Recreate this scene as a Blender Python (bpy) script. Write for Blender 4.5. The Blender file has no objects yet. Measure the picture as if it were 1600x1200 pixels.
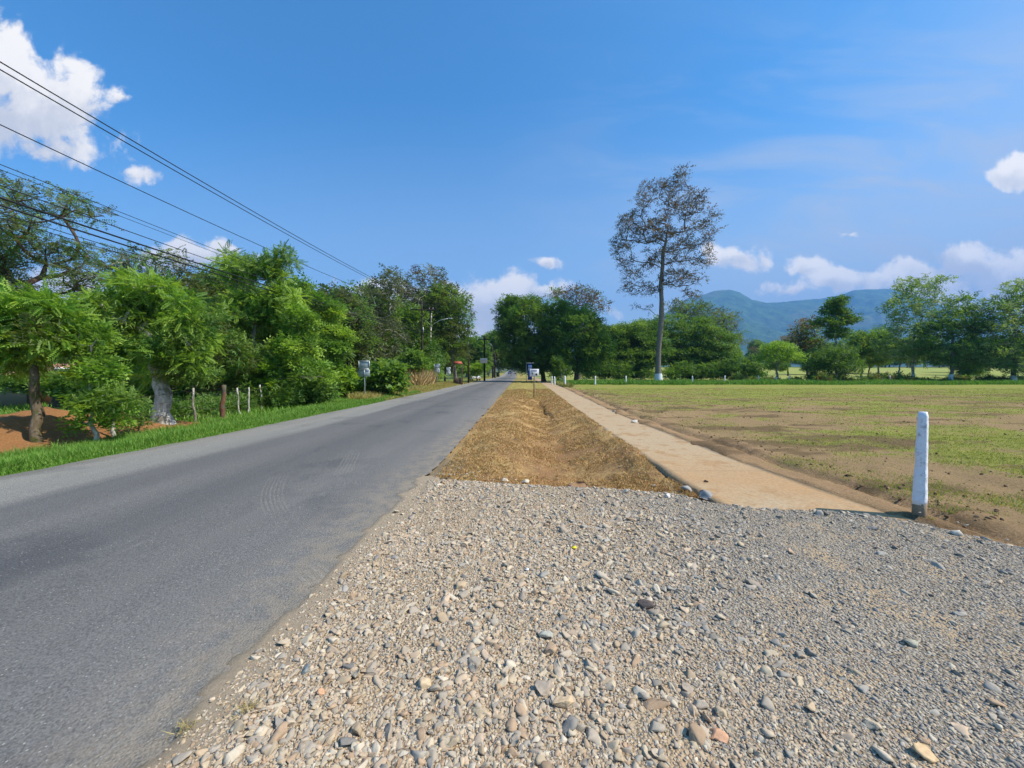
import bpy, math, random
import numpy as np
from mathutils import Vector, Matrix

# ------------------------------------------------------------------ camera, light, exposure
sc = bpy.context.scene
col = sc.collection
R_ = math.radians
F_PX, UC, VC = 603.0, 800.0, 600.0          # focal length / centre in 1600x1200 pixels
PITCH = math.atan(18 / 603)
CAMH = 1.6
cam_d = bpy.data.cameras.new('camera'); cam = bpy.data.objects.new('camera', cam_d)
col.objects.link(cam); sc.camera = cam
cam.location = (0, 0, CAMH); cam.rotation_euler = (math.pi / 2 - PITCH, 0, 0)
cam_d.sensor_width = 36; cam_d.lens = 36 * F_PX / 1600
cam_d.clip_start = 0.05; cam_d.clip_end = 30000

SUN_EL, SUN_AZ = R_(50), R_(103)            # azimuth from +Y towards +X
sdir = Vector((math.sin(SUN_AZ) * math.cos(SUN_EL), math.cos(SUN_AZ) * math.cos(SUN_EL), math.sin(SUN_EL)))
sl = bpy.data.lights.new('sun', 'SUN'); sun = bpy.data.objects.new('sun', sl); col.objects.link(sun)
sl.energy = 4.6; sl.angle = R_(0.55); sl.color = (1.0, 0.935, 0.83)
sun.rotation_euler = sdir.to_track_quat('Z', 'Y').to_euler()
sc.view_settings.view_transform = 'Standard'; sc.view_settings.look = 'None'
sc.view_settings.exposure = 0.5; sc.view_settings.gamma = 1.0
sc.cycles.max_bounces = 6; sc.cycles.diffuse_bounces = 3; sc.cycles.transmission_bounces = 3
sc.cycles.transparent_max_bounces = 6; sc.cycles.volume_bounces = 0; sc.cycles.glossy_bounces = 2
sc.cycles.use_denoising = True

# ------------------------------------------------------------------ node helpers
class NT:
    def __init__(s, tree): s.t = tree
    def n(s, kind, ins=None, **kw):
        nd = s.t.nodes.new(kind)
        for k, v in kw.items(): setattr(nd, k, v)
        for k, v in (ins or {}).items():
            if isinstance(v, bpy.types.NodeSocket): s.t.links.new(v, nd.inputs[k])
            else: nd.inputs[k].default_value = v
        return nd
    def m(s, op, a, b=0.0, c=0.0, clamp=False):
        return s.n('ShaderNodeMath', {0: a, 1: b, 2: c}, operation=op, use_clamp=clamp).outputs[0]
    def mix(s, f, a, b, blend='MIX'):
        nd = s.n('ShaderNodeMix', {0: f}, data_type='RGBA', blend_type=blend)
        for i, v in ((6, a), (7, b)):
            if isinstance(v, bpy.types.NodeSocket): s.t.links.new(v, nd.inputs[i])
            else: nd.inputs[i].default_value = v
        return nd.outputs[2]
    def ss(s, v, a, b):
        return s.n('ShaderNodeMapRange', {0: v, 1: a, 2: b, 3: 0.0, 4: 1.0}, interpolation_type='SMOOTHSTEP').outputs[0]
    def noise(s, vec, scale, detail=3.0, rough=0.5, dist=0.0):
        return s.n('ShaderNodeTexNoise', {'Vector': vec, 'Scale': scale, 'Detail': detail, 'Roughness': rough, 'Distortion': dist}).outputs[0]
def c4(c): return (c[0], c[1], c[2], 1.0)

# ------------------------------------------------------------------ world: Nishita sky with cumulus and a veil of cirrus
w = bpy.data.worlds.new('World'); sc.world = w; w.use_nodes = True
w.node_tree.nodes.clear(); N = NT(w.node_tree)
sky = N.n('ShaderNodeTexSky', sky_type='NISHITA', sun_disc=False, sun_elevation=SUN_EL, sun_rotation=SUN_AZ,
          altitude=300, air_density=1.0, dust_density=0.6, ozone_density=2.5)
tc = N.n('ShaderNodeTexCoord').outputs['Generated']
sep = N.n('ShaderNodeSeparateXYZ', {0: tc})
yy = N.m('MAXIMUM', sep.outputs[1], 0.05)
px = N.m('DIVIDE', sep.outputs[0], yy); pz = N.m('DIVIDE', sep.outputs[2], yy)
pv = N.n('ShaderNodeCombineXYZ', {0: px, 1: pz, 2: 0.0}).outputs[0]
CLOUDS = [  # centre u, v, radius u, v, strength
 (20, 110, 80, 66, 1.0), (90, 165, 90, 72, 1.0), (0, 200, 90, 60, .8), (120, 235, 75, 36, .5), (-60, 160, 120, 90, 1), (192, 166, 15, 8, .35), (222, 275, 30, 10, .3),
 (300, 400, 52, 26, 1.0), (345, 388, 24, 20, 1.0), (250, 410, 50, 22, .8), (415, 410, 40, 18, .7),
 (805, 452, 40, 30, 1.1), (770, 478, 70, 44, 1.0), (850, 455, 34, 18, .9), (705, 482, 80, 40, .9), (600, 462, 48, 26, .9), (560, 470, 40, 24, .8), (760, 520, 90, 34, .5),
 (851, 411, 27, 10, .8), (1155, 398, 40, 22, .75), (1120, 405, 30, 18, .4), (1265, 412, 34, 18, .9), (1305, 434, 46, 20, 1.0), (1240, 452, 60, 14, .55), (1322, 366, 14, 7, .5),
 (1420, 430, 56, 28, 1.0), (1365, 440, 50, 20, .6), (1505, 412, 60, 30, 1.1), (1570, 425, 90, 40, 1.1), (1480, 448, 90, 20, .45), (1578, 278, 36, 22, 1.1), (1640, 440, 80, 40, 1.0),
 (1330, 500, 300, 26, .35), (80, 470, 120, 60, .9), (470, 500, 120, 50, .6)]
nz = N.n('ShaderNodeTexNoise', {'Vector': pv, 'Scale': 9.0, 'Detail': 7.0, 'Roughness': 0.62, 'Distortion': 0.25})
n2 = N.n('ShaderNodeTexNoise', {'Vector': pv, 'Scale': 4.0, 'Detail': 4.0, 'Roughness': 0.5})
wc = N.n('ShaderNodeTexNoise', {'Vector': pv, 'Scale': 7.0, 'Detail': 5.0, 'Roughness': 0.6}).outputs['Color']; ws = N.n('ShaderNodeSeparateColor', {0: wc})
px0, pz0 = px, pz
px = N.m('ADD', px, N.m('MULTIPLY', N.m('SUBTRACT', ws.outputs[0], .5), .16)); pz = N.m('ADD', pz, N.m('MULTIPLY', N.m('SUBTRACT', ws.outputs[1], .5), .10))
F = None; H = None
for (u, v, ru, rv, st) in CLOUDS:
    cx, cz = (u - 800) / F_PX, (582 - v) / F_PX
    dx = N.m('MULTIPLY', N.m('SUBTRACT', px, cx), F_PX / ru); dz = N.m('MULTIPLY', N.m('SUBTRACT', pz, cz), F_PX / rv)
    d = N.m('SQRT', N.m('ADD', N.m('MULTIPLY', dx, dx), N.m('MULTIPLY', dz, dz)))
    f = N.m('MULTIPLY', N.m('SUBTRACT', 1.15, d), st)
    F = f if F is None else N.m('SMOOTH_MAX', F, f, 0.15)
    g = N.m('MULTIPLY', N.m('MAXIMUM', f, 0.0), dz)
    H = g if H is None else N.m('ADD', H, g)
dens = N.m('ADD', F, N.m('MULTIPLY', N.m('SUBTRACT', nz.outputs[0], 0.5), 2.1))
mask = N.ss(dens, 0.02, 0.5)
mask = N.m('MULTIPLY', mask, N.ss(N.m('ADD', sep.outputs[1], 0.0), 0.05, 0.2))
lit = N.ss(N.m('ADD', N.m('ADD', N.m('MULTIPLY', H, 1.3), N.m('MULTIPLY', N.m('SUBTRACT', n2.outputs[0], 0.5), 2.0)), N.m('MULTIPLY', N.m('SUBTRACT', nz.outputs[0], 0.5), 2.0)), -0.55, 0.45)
ccol = N.mix(lit, (5.7, 5.6, 5.4, 1), (9.2, 8.6, 7.5, 1))
px, pz = px0, pz0
# cirrus veil, upper right
cv = N.n('ShaderNodeMapping', {0: pv, 2: (0, 0, R_(28)), 3: (0.8, 3.2, 1.0)}).outputs[0]
cn = N.noise(cv, 2.2, 6.0, 0.6, 0.6)
veil = N.m('MULTIPLY', N.ss(cn, 0.40, 0.72), N.m('MULTIPLY', N.ss(px, -.15, .8), N.ss(pz, 1.05, 0.4)))
veil2 = N.m('MULTIPLY', N.ss(N.m('ADD', px, N.m('MULTIPLY', pz, -0.55)), 0.25, 1.3), N.m('ADD', .45, N.m('MULTIPLY', cn, .6)))
veil = N.m('MINIMUM', N.m('ADD', N.m('MULTIPLY', veil, 0.75), veil2), 0.8)
skyc = N.mix(1.0, sky.outputs[0], (0.68, 1.25, 1.50, 1), 'MULTIPLY')
hs = N.n('ShaderNodeHueSaturation', {'Saturation': 1.05, 'Value': 1.0, 'Color': skyc}).outputs[0]
hz_ = N.m('MULTIPLY', N.ss(pz, .72, .0), N.m('ADD', .50, N.m('MULTIPLY', N.ss(px, -.1, .9), .42)))
hs = N.mix(hz_, hs, (4.3, 4.75, 5.0, 1))
s1 = N.mix(N.m('MULTIPLY', veil, .85), hs, (4.1, 4.55, 5.2, 1))
s2 = N.mix(N.m('MULTIPLY', mask, 0.94), s1, ccol)
bg = N.n('ShaderNodeBackground', {0: s2, 1: 0.105})
N.t.links.new(bg.outputs[0], N.n('ShaderNodeOutputWorld').inputs[0])

# ------------------------------------------------------------------ geometry helpers
rng = np.random.default_rng(7)
def G(u, v, z=0.0):
    x = (u - UC) / F_PX; y = (VC - v) / F_PX
    Y = math.cos(PITCH) + math.sin(PITCH) * y; Z = -math.sin(PITCH) + math.cos(PITCH) * y
    t = (CAMH - z) / -Z
    return np.array((x * t, Y * t))
def P(u, v, D):
    return np.array(((u - UC) / F_PX * D, D, CAMH + (582 - v) / F_PX * D))
_tab = rng.random((256, 256))
def vnoise(x, y):
    xi = np.floor(x).astype(int); yi = np.floor(y).astype(int); fx = x - xi; fy = y - yi
    fx = fx * fx * (3 - 2 * fx); fy = fy * fy * (3 - 2 * fy)
    a = _tab[xi & 255, yi & 255]; b = _tab[(xi + 1) & 255, yi & 255]; c = _tab[xi & 255, (yi + 1) & 255]; d = _tab[(xi + 1) & 255, (yi + 1) & 255]
    return (a * (1 - fx) + b * fx) * (1 - fy) + (c * (1 - fx) + d * fx) * fy
def fbm(x, y, o=4):
    x = np.asarray(x, float); y = np.asarray(y, float); s = 0; a = 0.5
    for k in range(o):
        s = s + a * vnoise(x * 2 ** k + 17.3 * k, y * 2 ** k + 5.1 * k); a *= 0.5
    return s / (1 - 0.5 ** o)
def ss(v, a, b):
    t = np.clip((np.asarray(v, float) - a) / (b - a), 0, 1); return t * t * (3 - 2 * t)

def build(name, V, Fs, mat=None, parent=None, colr=None, colr2=None, smooth=False, loc=None):
    """V (n,3); Fs list of (m,k) index arrays"""
    me = bpy.data.meshes.new(name)
    V = np.asarray(V, np.float32)
    if not isinstance(Fs, (list, tuple)): Fs = [Fs]
    Fs = [np.asarray(f, np.int32) for f in Fs if len(f)]
    me.vertices.add(len(V)); me.vertices.foreach_set('co', V.ravel())
    li = np.concatenate([f.ravel() for f in Fs]); sizes = np.concatenate([np.full(len(f), f.shape[1], np.int32) for f in Fs])
    me.loops.add(len(li)); me.loops.foreach_set('vertex_index', li)
    starts = np.concatenate(([0], np.cumsum(sizes)[:-1])).astype(np.int32)
    me.polygons.add(len(sizes)); me.polygons.foreach_set('loop_start', starts)
    if smooth: me.polygons.foreach_set('use_smooth', np.ones(len(sizes), bool))
    for nm, cc in (('Col', colr), ('Col2', colr2)):
        if cc is None: continue
        cc = np.asarray(cc, np.float32)
        if cc.shape[1] == 3: cc = np.concatenate([cc, np.ones((len(cc), 1), np.float32)], 1)
        at = me.color_attributes.new(nm, 'FLOAT_COLOR', 'POINT'); at.data.foreach_set('color', cc.ravel())
    me.update(calc_edges=True); me.validate()
    if mat: me.materials.append(mat)
    o = bpy.data.objects.new(name, me); col.objects.link(o)
    if parent: o.parent = parent
    if loc is not None: o.location = loc
    return o
class MB:
    def __init__(s): s.V = []; s.F = []; s.n = 0
    def add(s, V, F):
        V = np.asarray(V, float); s.V.append(V)
        by = {}
        for f in F: by.setdefault(len(f), []).append([i + s.n for i in f])
        for k, v in by.items(): s.F.append(np.array(v))
        s.n += len(V); return s
    def box(s, c, h, rz=0.0, bev=0.0, M=None):
        x, y, z = h; b = min(bev, x, y, z)
        V = []; F = []
        if b <= 0:
            V = [(sx * x, sy * y, sz * z) for sz in (-1, 1) for sy in (-1, 1) for sx in (-1, 1)]
            F = [(0, 2, 3, 1), (4, 5, 7, 6), (0, 1, 5, 4), (2, 6, 7, 3), (0, 4, 6, 2), (1, 3, 7, 5)]
        else:
            prof = [(x - b, y), (-(x - b), y), (-x, y - b), (-x, -(y - b)), (-(x - b), -y), (x - b, -y), (x, -(y - b)), (x, y - b)]
            pin = [(a * (x - b) / x, c_ * (y - b) / y) for a, c_ in prof]
            for zz, pr in ((-z, pin), (-z + b, prof), (z - b, prof), (z, pin)): V += [(a, c_, zz) for a, c_ in pr]
            for k in range(3):
                for i in range(8):
                    j = (i + 1) % 8; F.append((k * 8 + i, k * 8 + j, k * 8 + 8 + j, k * 8 + 8 + i))
            F += [tuple(range(7, -1, -1)), tuple(range(24, 32))]
        V = np.array(V)
        if rz: ca, sa = math.cos(rz), math.sin(rz); V = V @ np.array(((ca, sa, 0), (-sa, ca, 0), (0, 0, 1)))
        return s.add(V + np.array(c), F)
    def prism(s, pts, y0, y1, axis='y'):
        n = len(pts); V = [(a, y0, b) for a, b in pts] + [(a, y1, b) for a, b in pts]
        if axis == 'x': V = [(v[1], v[0], v[2]) for v in V]
        if axis == 'z': V = [(v[0], v[2], v[1]) for v in V]
        F = [tuple(range(n)), tuple(range(2 * n - 1, n - 1, -1))] + [(i, (i + 1) % n, n + (i + 1) % n, n + i) for i in range(n)]
        return s.add(V, F)
    def tube(s, pts, rad, sides=8, caps=True):
        V, F = tube(pts, rad, sides, caps); return s.add(V, F)
    def build(s, name, mat, parent=None, **kw): return build(name, np.concatenate(s.V), s.F, mat, parent, **kw)
def tube(pts, rad, sides=6, caps=False, ref=None):
    pts = np.asarray(pts, float); n = len(pts); rad = np.broadcast_to(np.asarray(rad, float), (n,))
    T = np.gradient(pts, axis=0); T /= np.linalg.norm(T, axis=1, keepdims=True) + 1e-9
    a = np.array((1.0, 0, 0)) if abs(T[0][0]) < 0.8 else np.array((0, 1.0, 0))
    th = np.linspace(0, 2 * math.pi, sides, endpoint=False); cs, sn = np.cos(th)[:, None], np.sin(th)[:, None]
    V = np.empty((n, sides, 3))
    for i in range(n):
        a = a - T[i] * a.dot(T[i]); a /= np.linalg.norm(a) + 1e-9; b = np.cross(T[i], a)
        V[i] = pts[i] + rad[i] * (cs * a + sn * b)
    F = []
    for i in range(n - 1):
        for j in range(sides):
            k = (j + 1) % sides; F.append((i * sides + j, i * sides + k, (i + 1) * sides + k, (i + 1) * sides + j))
    if caps: F += [tuple(range(sides - 1, -1, -1)), tuple(range((n - 1) * sides, n * sides))]
    return V.reshape(-1, 3), F
def tag(o, label=None, cat=None, group=None, kind=None):
    for k, v in (('label', label), ('category', cat), ('group', group), ('kind', kind)):
        if v: o[k] = v
    return o
def empty(name, loc, label, cat, group=None, rz=0.0):
    o = bpy.data.objects.new(name, None); col.objects.link(o); o.location = loc; o.rotation_euler = (0, 0, rz)
    o.empty_display_size = 0.3
    return tag(o, label, cat, group)
def frames(d, up):
    d = d / (np.linalg.norm(d, axis=1, keepdims=True) + 1e-9); x = np.cross(d, up); x /= np.linalg.norm(x, axis=1, keepdims=True) + 1e-9
    return np.stack([x, d, np.cross(x, d)], 2)
def scatter(T, TF, pos, Rm, S):
    """copies of template T (k,3) with faces TF (m,q)"""
    S = np.asarray(S, float)
    TS = T[None] * (S[:, None, None] if S.ndim == 1 else S[:, None, :])
    V = np.einsum('nij,nkj->nki', Rm, TS) + pos[:, None, :]
    Fa = TF[None] + (np.arange(len(pos)) * len(T))[:, None, None]
    return V.reshape(-1, 3), Fa.reshape(-1, TF.shape[1])
def randrot(n, r=rng):
    q = r.normal(size=(n, 4)); q /= np.linalg.norm(q, axis=1, keepdims=True); a, b, c, d = q.T
    return np.stack([np.stack([1 - 2 * (c * c + d * d), 2 * (b * c - a * d), 2 * (b * d + a * c)], 1),
                     np.stack([2 * (b * c + a * d), 1 - 2 * (b * b + d * d), 2 * (c * d - a * b)], 1),
                     np.stack([2 * (b * d - a * c), 2 * (c * d + a * b), 1 - 2 * (b * b + c * c)], 1)], 1)

# ------------------------------------------------------------------ materials
def mat(name, fn):
    m = bpy.data.materials.new(name); m.use_nodes = True; m.node_tree.nodes.clear(); n = NT(m.node_tree)
    out = n.n('ShaderNodeOutputMaterial'); sh = fn(n); n.t.links.new(sh, out.inputs[0]); return m
def pos_(n): return n.n('ShaderNodeNewGeometry').outputs['Position']
def attr(n, nm): return n.n('ShaderNodeAttribute', attribute_name=nm)
def bump(n, h, strength, dist=0.02): return n.n('ShaderNodeBump', {'Height': h, 'Strength': strength, 'Distance': dist}).outputs[0]
def princ(n, c, rough=0.8, spec=0.3, normal=None, metal=0.0):
    i = {'Base Color': c, 'Roughness': rough, 'Specular IOR Level': spec, 'Metallic': metal}
    if normal is not None: i['Normal'] = normal
    return n.n('ShaderNodeBsdfPrincipled', i).outputs[0]
def plain(name, c, rough=0.6, var=0.25, scale=8.0, metal=0.0, spec=0.35, bstr=0.1, dirt=None):
    def fn(n):
        p = n.n('ShaderNodeTexCoord').outputs['Object']; nz = n.noise(p, scale, 5.0, 0.6)
        cc = n.mix(nz, c4([x * (1 - var) for x in c]), c4([min(1, x * (1 + var)) for x in c]))
        if dirt: cc = n.mix(n.ss(n.noise(p, scale * 0.5, 6.0, 0.7), 0.52, 0.66), cc, c4(dirt))
        return princ(n, cc, rough, spec, bump(n, nz, bstr), metal)
    return mat(name, fn)
def leafmat(name, trans=0.42, rough=0.5):
    def fn(n):
        a = attr(n, 'Col').outputs[0]; p = pos_(n)
        c = n.mix(n.noise(p, 1.3, 2.0), n.mix(1.0, a, (0.8, 0.84, 0.8, 1), 'MULTIPLY'), n.mix(1.0, a, (1.2, 1.16, 1.15, 1), 'MULTIPLY'))
        d = princ(n, c, rough, 0.28)
        t = n.n('ShaderNodeBsdfTranslucent', {0: n.mix(1.0, c, (1.5, 1.45, 0.6, 1), 'MULTIPLY')}).outputs[0]
        return n.n('ShaderNodeMixShader', {0: trans, 1: d, 2: t}).outputs[0]
    return mat(name, fn)
M_LEAF = leafmat('leaf'); M_GRASS = leafmat('grass_blade', 0.3, 0.6); M_STRAW = leafmat('straw_blade', 0.12, 0.75)
def barkm(name, c1, c2, scale=6.0, patch=None):
    def fn(n):
        p = n.n('ShaderNodeTexCoord').outputs['Object']
        q = n.n('ShaderNodeMapping', {0: p, 3: (1, 1, 0.25)}).outputs[0]
        a = n.noise(q, scale * 2.5, 6.0, 0.7); b = n.noise(p, scale * 0.5, 4.0, 0.6)
        c = n.mix(n.ss(a, 0.3, 0.7), c4(c1), c4(c2))
        if patch: c = n.mix(n.ss(b, 0.5, 0.6), c, c4(patch))
        return princ(n, c, 0.9, 0.15, bump(n, a, 0.7, 0.03))
    return mat(name, fn)
B_GREY = barkm('bark_grey', (.10, .085, .07), (.26, .235, .2)); B_BROWN = barkm('bark_brown', (.06, .04, .028), (.17, .12, .085))
B_PALE = barkm('bark_pale', (.32, .29, .25), (.68, .64, .58), 5.0, (.2, .18, .14)); B_MOSS = barkm('bark_mossy', (.09, .06, .03), (.2, .16, .11), 7.0, (.09, .09, .03))
B_RED = barkm('bark_reddish', (.09, .04, .025), (.24, .12, .08), 8.0, (.12, .11, .08))
M_WHITE = plain('whitewash', (.72, .74, .76), 0.85, 0.08, 14, dirt=(.42, .42, .40), bstr=0.5)
M_STONE = mat('stone', lambda n: princ(n, n.mix(n.noise(pos_(n), 60, 4.0, 0.6), n.mix(1.0, attr(n, 'Col').outputs[0], (.78, .77, .76, 1), 'MULTIPLY'),
              n.mix(1.0, attr(n, 'Col').outputs[0], (1.15, 1.14, 1.12, 1), 'MULTIPLY')), 0.9, 0.2, bump(n, n.noise(pos_(n), 160, 4.0, 0.65), 0.35, 0.004)))

# ------------------------------------------------------------------ layout curves of the ground (X as a function of Y)
def curve(pts):
    a = np.array(pts, float); return lambda Y: np.interp(Y, a[:, 0], a[:, 1])
_ext = lambda x, y0, y1, s: x + s * (y1 - y0)
XR = curve([(-60, -1.9), (-2, -1.5), (1.5, -1.44), (6.35, -1.29), (8.2, -1.2), (15, -1.05), (48, -.3), (120, 1.5), (260, 3.0), (420, 8.0), (900, 60)])
XL = curve([(-60, -8.9), (0, -8.25), (5.8, -7.83), (9.9, -7.45), (20, -7.12), (53, -6.6), (120, -5.3), (260, -3.9), (420, 1.0), (900, 52)])
PL = curve([(-1, 2.6), (4.4, 2.44), (5.7, 2.42), (8.5, 2.48), (12.3, 2.57), (19.3, 2.8), (50, 4.0), (90, 5.2), (130, 6.2)])
PR = curve([(-1, 4.6), (4.4, 4.26), (5.1, 4.17), (6.9, 4.06), (12, 4.03), (16.6, 4.2), (40, 5.4), (50, 5.75), (90, 7.0), (130, 8.0)])
ER = curve([(-1, 5.3), (3.4, 4.8), (4.5, 4.68), (5.4, 4.75), (7.7, 4.56), (10.7, 4.48), (14.8, 4.5), (32, 5.6), (60, 7)])
PT = curve([(-60, 60)])
_pt = np.array([(-1.6, 5.8), (-1.04, 5.63), (.53, 5.32), (1.3, 5.2), (2.07, 4.96), (2.46, 4.6), (3.08, 4.4), (3.55, 4.34), (4.28, 4.05), (4.6, 3.4), (5.2, 2.3), (6.5, .5), (9, -2)])
def padtop(X): return np.interp(X, _pt[:, 0], _pt[:, 1])
def inpad(X, Y): return (Y < padtop(X) + 0.12 * (fbm(X * 3, Y * 3) - .5)) & (X > XR(Y) - .1)

def T(X, Y):
    X = np.asarray(X, float); Y = np.asarray(Y, float)
    z = 2.9 * ss(Y, 140, 330) + 30 * ss(Y, 900, 3000)
    z = z + 3.3 * ss(Y, 72, 185) * ss(X, 12, 45)
    xr, xl, pl, pr = XR(Y), XL(Y), PL(Y), PR(Y)
    road = ss(X, xr + 0.15, xr) * ss(X, xl - .15, xl); path = ss(X, pl - .1, pl + .02) * ss(X, pr + .1, pr - .02) * (Y > -1) * (Y < 130)
    off = (1 - road) * (1 - path)
    near = ss(Y, 120, 60)
    t = (X - xr) / (pl - xr)
    ditch = -.27 * np.exp(-((t - .60) / .2) ** 2) * ss(Y, 3.0, 5.3) * ss(Y, 34, 12) - .12 * np.exp(-((t - .8) / .15) ** 2) * ss(Y, 3, 5) * ss(Y, 20, 8)
    hump = .08 * np.exp(-((t - .3) / .18) ** 2) * ss(Y, 5.5, 9) * ss(Y, 60, 30)
    crack = -.22 * np.exp(-((X - (1.55 + .06 * np.sin(Y * 1.7))) / .07) ** 2) * ss(Y, 14, 16) * ss(Y, 24, 21)
    bumps = .13 * (fbm(X * .9, Y * .9) - .5) + .07 * (fbm(X * 4, Y * 4, 3) - .5)
    z = z + off * near * (bumps + (ditch + hump + crack + .11 * (fbm(X * 1.8 + 30, Y * 1.8, 3) - .5) + .10 * (fbm(X * 6 + 3, Y * 6, 3) - .5)) * (t > 0) * (t < 1.2) * ss(t, 0, .2) * ss(t, 1.04, .92))
    lip = .04 * (np.exp(-(np.maximum(0, pl - X) / .35) ** 2) * ss(Y, 6.2, 8) + np.exp(-(np.maximum(0, X - pr) / .3) ** 2)) * (X > pl - 1.2) * (X < pr + 1) * (Y < 130)
    z = z + off * lip * (1 - .0 * near)
    e = X - ER(Y)
    z = z + off * (-.10 * np.exp(-(e / .055) ** 2) * ss(Y, 3, 4) + .05 * np.exp(-((e - .35) / .25) ** 2) * ss(Y, 2, 4) * ss(Y, 40, 25))
    # left side: drop beside the road, dirt heap
    l = xl - X
    z = z - .10 * ss(l, .25, 1.3) * near * ss(l, 40, 20)
    z = z + (.55 * ss(l, 2.2, 4.2) * ss(l, 10, 5.5) * ss(Y, 4, 7) * ss(Y, 13.5, 10.5)) * (0.55 + .9 * fbm(X * 1.3, Y * 1.3, 4))
    z = z - 0.035 * road - .05 * path
    z = z + .105 * path * (ss(X, pr - .38 * fbm(Y * 1.3, X * .2) ** 1.5, pr - .38 * fbm(Y * 1.3, X * .2) ** 1.5 + .08) * ss(Y, 3.2, 4.5) + ss(X, pl + .28 * fbm(Y * 1.5, X * .2 + 9) ** 1.3, pl + .28 * fbm(Y * 1.5, X * .2 + 9) ** 1.3 - .08) * ss(Y, 6.2, 7.5))
    pin = (Y < padtop(X) + .10) & (X > XR(Y) - .3) & (Y > -20) & (X < 14)
    z = np.where(pin & (Y < 8), np.minimum(z, 0) * .3 - .07, z)
    return z

def zones(X, Y):
    """two albedos and the share of the second one for the ground"""
    xr, xl, pl = XR(Y), XL(Y), PL(Y); n = len(X)
    A = np.zeros((n, 3)); B = np.zeros((n, 3)); f = np.zeros(n)
    n1 = fbm(X * .25, Y * .25, 4); n2 = fbm(X * .9 + 40, Y * .9, 4); n3 = fbm(X * .06 + 9, Y * .12, 4)
    soil = np.array((.31, .18, .085)); dry = np.array((.48, .32, .135)); lush = np.array((.14, .25, .03)); field = np.array((.28, .29, .065)); orange = np.array((.34, .17, .07))
    # right field: brown earth close by, greener further
    A[:] = (.34, .235, .12); B[:] = field; far = ss(Y, 8, 36)
    f[:] = .12 + .50 * far + 1.3 * (n2 - .5) + .9 * (n1 - .5) + .30 * ss(X - ER(Y), .6, 3.0) + .12 * ss(Y, 36, 46)
    e = X - ER(Y); nearedge = ss(e + 1.3 * (n2 - .5), .55, .0) * ss(Y, 60, 20)
    A = A * (1 - nearedge[:, None]) + np.array((.38, .25, .135)) * nearedge[:, None]; f -= .5 * nearedge
    f[:] -= .55 * ss(fbm(X * .22 + 5, Y * 1.1 + 3), .55, .72) * ss(Y, 45, 25)
    dk = ss(fbm(X * .55 + 9, Y * 1.7 + 4, 5), .56, .68) * ss(Y, 55, 40); A *= (1 - .42 * dk)[:, None]; f[:] -= .35 * dk
    r = (Y > 50); A[r] = (.34, .35, .10); B[r] = (.22, .34, .06); f[r] = .35 + 1.2 * (n1[r] - .5)
    # verge between road and path
    v = (X > xr - .2) & (X < pl + .3)
    t = (X - xr) / (pl - xr)
    A[v] = soil * 1.05; B[v] = dry; f[v] = .62 + .9 * (n2[v] - .5) - .35 * np.exp(-((t[v] - .55) / .2) ** 2) * ss(Y[v], 14, 6)
    g = v & (Y > 25); B[g] = dry * .6 + lush * .5
    g = v & (X > 6); A[g] = dry; B[g] = lush
    # left verge and woods floor
    l = xl - X; L = l > -.2
    A[L] = (.16, .13, .055); B[L] = lush; f[L] = .75 + .8 * (n2[L] - .5)
    yl = ss(Y, 19, 27)[L][:, None] * ss(l, 6, 1)[L][:, None]
    B[L] = B[L] * (1 - yl) + np.array((.33, .29, .07)) * yl
    d = L & (l > 1.25) & (l < 11) & (Y > 3) & (Y < 13.4)
    s_ = ss(l, 1.2, 2.0) * ss(l, 11, 8) * ss(Y, 13.4, 12)
    A[d] = orange; f[d] = f[d] * (1 - s_[d]) - .35 * s_[d]
    w_ = L & (l > 3) & (Y > 13.4); f[w_] = .55 + .8 * (n1[w_] - .5)
    # beside and under the gravel: dusty soil
    p = inpad(X, Y); A[p] = (.36, .29, .2); B[p] = (.42, .34, .24); f[p] = .5
    p = (~inpad(X, Y)) & v & (t < .12) & (Y < 9); A[p] = (.30, .235, .15); f[p] -= .35 * ss(Y[p], 9, 6)
    far2 = Y > 220; A[far2] = (.10, .12, .04); B[far2] = (.14, .17, .05)
    bk = Y < 0
    return A, B, np.clip(f, 0, 1)

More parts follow.
